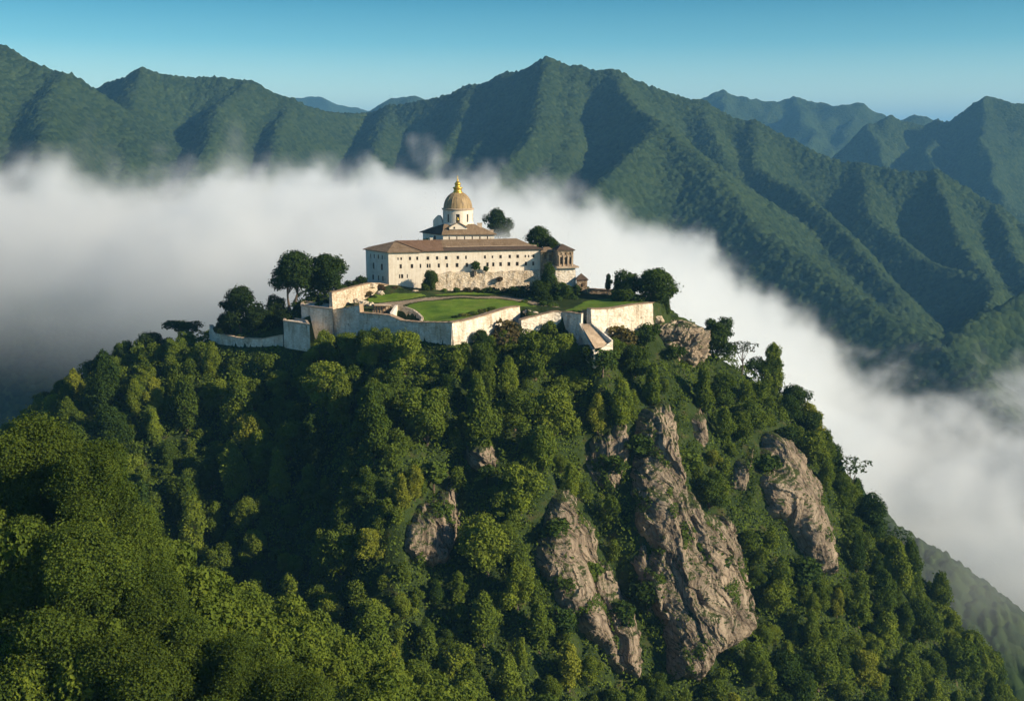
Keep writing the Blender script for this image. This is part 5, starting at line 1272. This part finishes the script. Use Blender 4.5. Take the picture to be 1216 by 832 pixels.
NL = {0: 'topmost big near tree, cut by the left edge of the picture', 1: 'big near tree whose crown makes the upper left outline against the dark slope', 2: 'near tree bulging right below the upper outline of the big near trees', 3: 'large near tree in the middle of the left edge',
 4: 'small near tree standing farthest right at the upper outline of the near trees', 5: 'large round near tree in the middle of the near group', 6: 'near tree at the waist of the right outline of the near group', 7: 'large broad near tree low on the left edge', 8: 'near tree stepping out towards the bright lower slope',
 9: 'large near tree above the bottom edge, under the waist of the near group', 10: 'small near tree at the right foot of the near group', 11: 'largest near tree in the lower left corner', 12: 'broad near tree at the bottom edge, right of the corner tree', 13: 'near tree at the bottom edge below the bright slope', 14: 'small near tree farthest right along the bottom edge',
 15: 'near tree at the very bottom between corner tree and broad tree', 16: 'near tree cut by the bottom edge right of the broad one'}
for i, q in enumerate(NEAR): q[0]['label'] = NL.get(i, 'near tree')
# ------------------------------------------------------------------ the sea of fog (a density field with real depth)
def fog_bank(name, lo, hi, vox, build, mat):
    me = bpy.data.meshes.new(name)
    bm = bmesh.new(); bmesh.ops.create_cube(bm, size=1.0)
    for v in bm.verts: v.co = Vector([lo[i] + (v.co[i]+0.5)*(hi[i]-lo[i]) for i in range(3)])
    bm.to_mesh(me); bm.free()
    o = bpy.data.objects.new(name, me); COL.objects.link(o); me.materials.append(mat)
    ng = bpy.data.node_groups.new(name, 'GeometryNodeTree')
    ng.interface.new_socket('Geometry', in_out='OUTPUT', socket_type='NodeSocketGeometry')
    N, L = ng.nodes, ng.links
    vc = N.new('GeometryNodeVolumeCube'); out = N.new('NodeGroupOutput'); sm_ = N.new('GeometryNodeSetMaterial')
    sm_.inputs['Material'].default_value = mat
    vc.inputs['Min'].default_value = lo; vc.inputs['Max'].default_value = hi
    for i, a in enumerate('XYZ'): vc.inputs['Resolution '+a].default_value = max(4, int((hi[i]-lo[i])/vox))
    L.new(build(ng), vc.inputs['Density'])
    L.new(vc.outputs[0], sm_.inputs[0]); L.new(sm_.outputs[0], out.inputs[0])
    md = o.modifiers.new('fog', 'NODES'); md.node_group = ng
    return o
class G:
    """small wrapper for arithmetic on node sockets"""
    def __init__(s, ng): s.ng = ng
    def m(s, op, a, b=None, c=None):
        n = s.ng.nodes.new('ShaderNodeMath'); n.operation = op
        for i, v in enumerate((a, b, c)):
            if v is None: continue
            if hasattr(v, 'links'): s.ng.links.new(v, n.inputs[i])
            else: n.inputs[i].default_value = v
        return n.outputs[0]
    def sm(s, a, b, x):
        n = s.ng.nodes.new('ShaderNodeMapRange'); n.interpolation_type = 'SMOOTHSTEP'
        for k, v in (('Value', x), ('From Min', a), ('From Max', b)):
            if hasattr(v, 'links'): s.ng.links.new(v, n.inputs[k])
            else: n.inputs[k].default_value = v
        return n.outputs[0]
    def curve(s, x, pts):
        """piecewise-linear x -> y"""
        tot = pts[0][1]
        for (xa, ya), (xb, yb) in zip(pts[:-1], pts[1:]):
            n = s.ng.nodes.new('ShaderNodeMapRange'); n.interpolation_type = 'LINEAR'
            n.inputs['From Min'].default_value = xa; n.inputs['From Max'].default_value = xb
            n.inputs['To Min'].default_value = 0; n.inputs['To Max'].default_value = yb-ya
            s.ng.links.new(x, n.inputs['Value']); tot = s.m('ADD', tot, n.outputs[0])
        return tot
    def noise(s, vec, scale, detail, rough=0.55, dist=0.0):
        n = s.ng.nodes.new('ShaderNodeTexNoise'); s.ng.links.new(vec, n.inputs['Vector'])
        n.inputs['Scale'].default_value = scale; n.inputs['Detail'].default_value = detail
        n.inputs['Roughness'].default_value = rough; n.inputs['Distortion'].default_value = dist
        return n.outputs[0]
def fog_density(ng):
    g = G(ng); p = ng.nodes.new('GeometryNodeInputPosition').outputs[0]
    sp = ng.nodes.new('ShaderNodeSeparateXYZ'); ng.links.new(p, sp.inputs[0]); x, y, z = sp.outputs
    n1 = g.m('SUBTRACT', g.noise(p, 0.0042, 4, 0.6, 0.5), 0.5)
    n2 = g.m('SUBTRACT', g.noise(p, 0.011, 7, 0.68, 1.6), 0.5)
    # fog surface follows the view angle: u = x / y, scaled to a distance of 800 m
    u = g.m('MULTIPLY', g.m('DIVIDE', x, y), 800.0)
    T = g.curve(u, [(-420, 10), (-350, 8), (-200, 10), (-60, 12), (0, 0), (60, -18), (130, -66), (190, -125), (245, -182), (300, -196), (380, -200)])
    T = g.m('MULTIPLY_ADD', g.m('SUBTRACT', y, 800.0), -0.02, T)
    T = g.m('ADD', T, g.m('MULTIPLY', n1, 150.0)); T = g.m('ADD', T, g.m('MULTIPLY', n2, 225.0))
    top = g.sm(-12.0, 36.0, g.m('SUBTRACT', T, z))
    B = g.curve(u, [(-420, -8), (-300, -18), (-200, -45), (-100, -100), (0, -180), (150, -260), (380, -290)])
    B = g.m('ADD', B, g.m('MULTIPLY', n1, 60.0))
    bot = g.sm(-90.0, 90.0, g.m('SUBTRACT', z, B))
    fs = g.curve(u, [(-420, 560), (-200, 540), (-60, 478), (60, 478), (160, 520), (380, 520)])
    front = g.sm(0.0, 170.0, g.m('SUBTRACT', g.m('ADD', y, g.m('MULTIPLY', n1, 120.0)), fs))
    back = g.sm(1500.0, 1250.0, y)
    d = g.m('MULTIPLY', g.m('MULTIPLY', top, bot), g.m('MULTIPLY', front, back))
    d = g.m('MULTIPLY', d, g.m('MAXIMUM', 0.0, g.m('ADD', 0.8, g.m('MULTIPLY', n2, 2.2))))
    stk = g.sm(0.40, 0.60, g.noise(p, 0.0065, 4, 0.6, 1.0))
    thin = g.sm(150.0, 330.0, u)
    d = g.m('MULTIPLY', d, g.m('SUBTRACT', 1.0, g.m('MULTIPLY', g.m('MULTIPLY', thin, 0.85), g.m('SUBTRACT', 1.0, stk))))
    return g.m('MAXIMUM', g.m('SUBTRACT', d, 0.01), 0.0)
fm, nt, N, L = new_mat('fog_vapour')
pv = nd(nt, 'ShaderNodeVolumePrincipled'); oo = nd(nt, 'ShaderNodeOutputMaterial')
pv.inputs['Color'].default_value = (0.905, 0.945, 0.975, 1); pv.inputs['Density'].default_value = 0.036
pv.inputs['Anisotropy'].default_value = 0.0
L.new(pv.outputs[0], oo.inputs['Volume'])
fog = fog_bank('fog', (-820.0, 440.0, -270.0), (900.0, 1500.0, 120.0), 7.0, fog_density, fm)
tag(fog, kind='stuff')
def wisp_density(ng):
    g = G(ng); p = ng.nodes.new('GeometryNodeInputPosition').outputs[0]
    sp = ng.nodes.new('ShaderNodeSeparateXYZ'); ng.links.new(p, sp.inputs[0]); x, y, z = sp.outputs
    n = g.m('SUBTRACT', g.noise(p, 0.06, 5, 0.6, 0.8), 0.5)
    ax = g.m('DIVIDE', g.m('ADD', x, 2.0), 34.0); ay = g.m('DIVIDE', g.m('SUBTRACT', y, 505.0), 36.0); az = g.m('DIVIDE', g.m('SUBTRACT', z, 6.0), 17.0)
    q = g.m('ADD', g.m('ADD', g.m('MULTIPLY', ax, ax), g.m('MULTIPLY', ay, ay)), g.m('MULTIPLY', az, az))
    return g.sm(0.0, 0.75, g.m('ADD', g.m('SUBTRACT', 1.0, q), g.m('MULTIPLY', n, 2.4)))
wf = fog_bank('fog', (-45.0, 462.0, -14.0), (40.0, 548.0, 30.0), 2.5, wisp_density, fm)
tag(wf, kind='stuff')
def veil_density(ng):
    g = G(ng); p = ng.nodes.new('GeometryNodeInputPosition').outputs[0]
    sp = ng.nodes.new('ShaderNodeSeparateXYZ'); ng.links.new(p, sp.inputs[0]); x, y, z = sp.outputs
    n = g.m('SUBTRACT', g.noise(p, 0.02, 5, 0.6, 0.8), 0.5)
    ax = g.m('DIVIDE', g.m('SUBTRACT', x, 262.0), 105.0); ay = g.m('DIVIDE', g.m('SUBTRACT', y, 500.0), 48.0); az = g.m('DIVIDE', g.m('ADD', z, 125.0), 78.0)
    q = g.m('ADD', g.m('ADD', g.m('MULTIPLY', ax, ax), g.m('MULTIPLY', ay, ay)), g.m('MULTIPLY', az, az))
    return g.m('MULTIPLY', 0.13, g.sm(0.0, 0.9, g.m('ADD', g.m('SUBTRACT', 1.0, q), g.m('MULTIPLY', n, 1.6))))
vf = fog_bank('fog', (145.0, 448.0, -215.0), (380.0, 556.0, -40.0), 5.0, veil_density, fm)
tag(vf, kind='stuff')

# ------------------------------------------------------------------ the air
hm, nt, N, L = new_mat('haze_air')
pv = nd(nt, 'ShaderNodeVolumePrincipled'); oo = nd(nt, 'ShaderNodeOutputMaterial')
pv.inputs['Color'].default_value = (0.22, 0.58, 1.0, 1); pv.inputs['Density'].default_value = 0.000075
pv.inputs['Anisotropy'].default_value = 0.0
L.new(pv.outputs[0], oo.inputs['Volume'])
bm = bmesh.new(); bmesh.ops.create_cube(bm, size=1.0)
for v in bm.verts: v.co = Vector((v.co.x*62000, 18500+v.co.y*44000, (-301.0 if v.co.z < 0 else 700.0)))
me = bpy.data.meshes.new('haze'); bm.to_mesh(me); bm.free(); me.materials.append(hm)
hz = bpy.data.objects.new('haze', me); COL.objects.link(hz); tag(hz, kind='stuff')
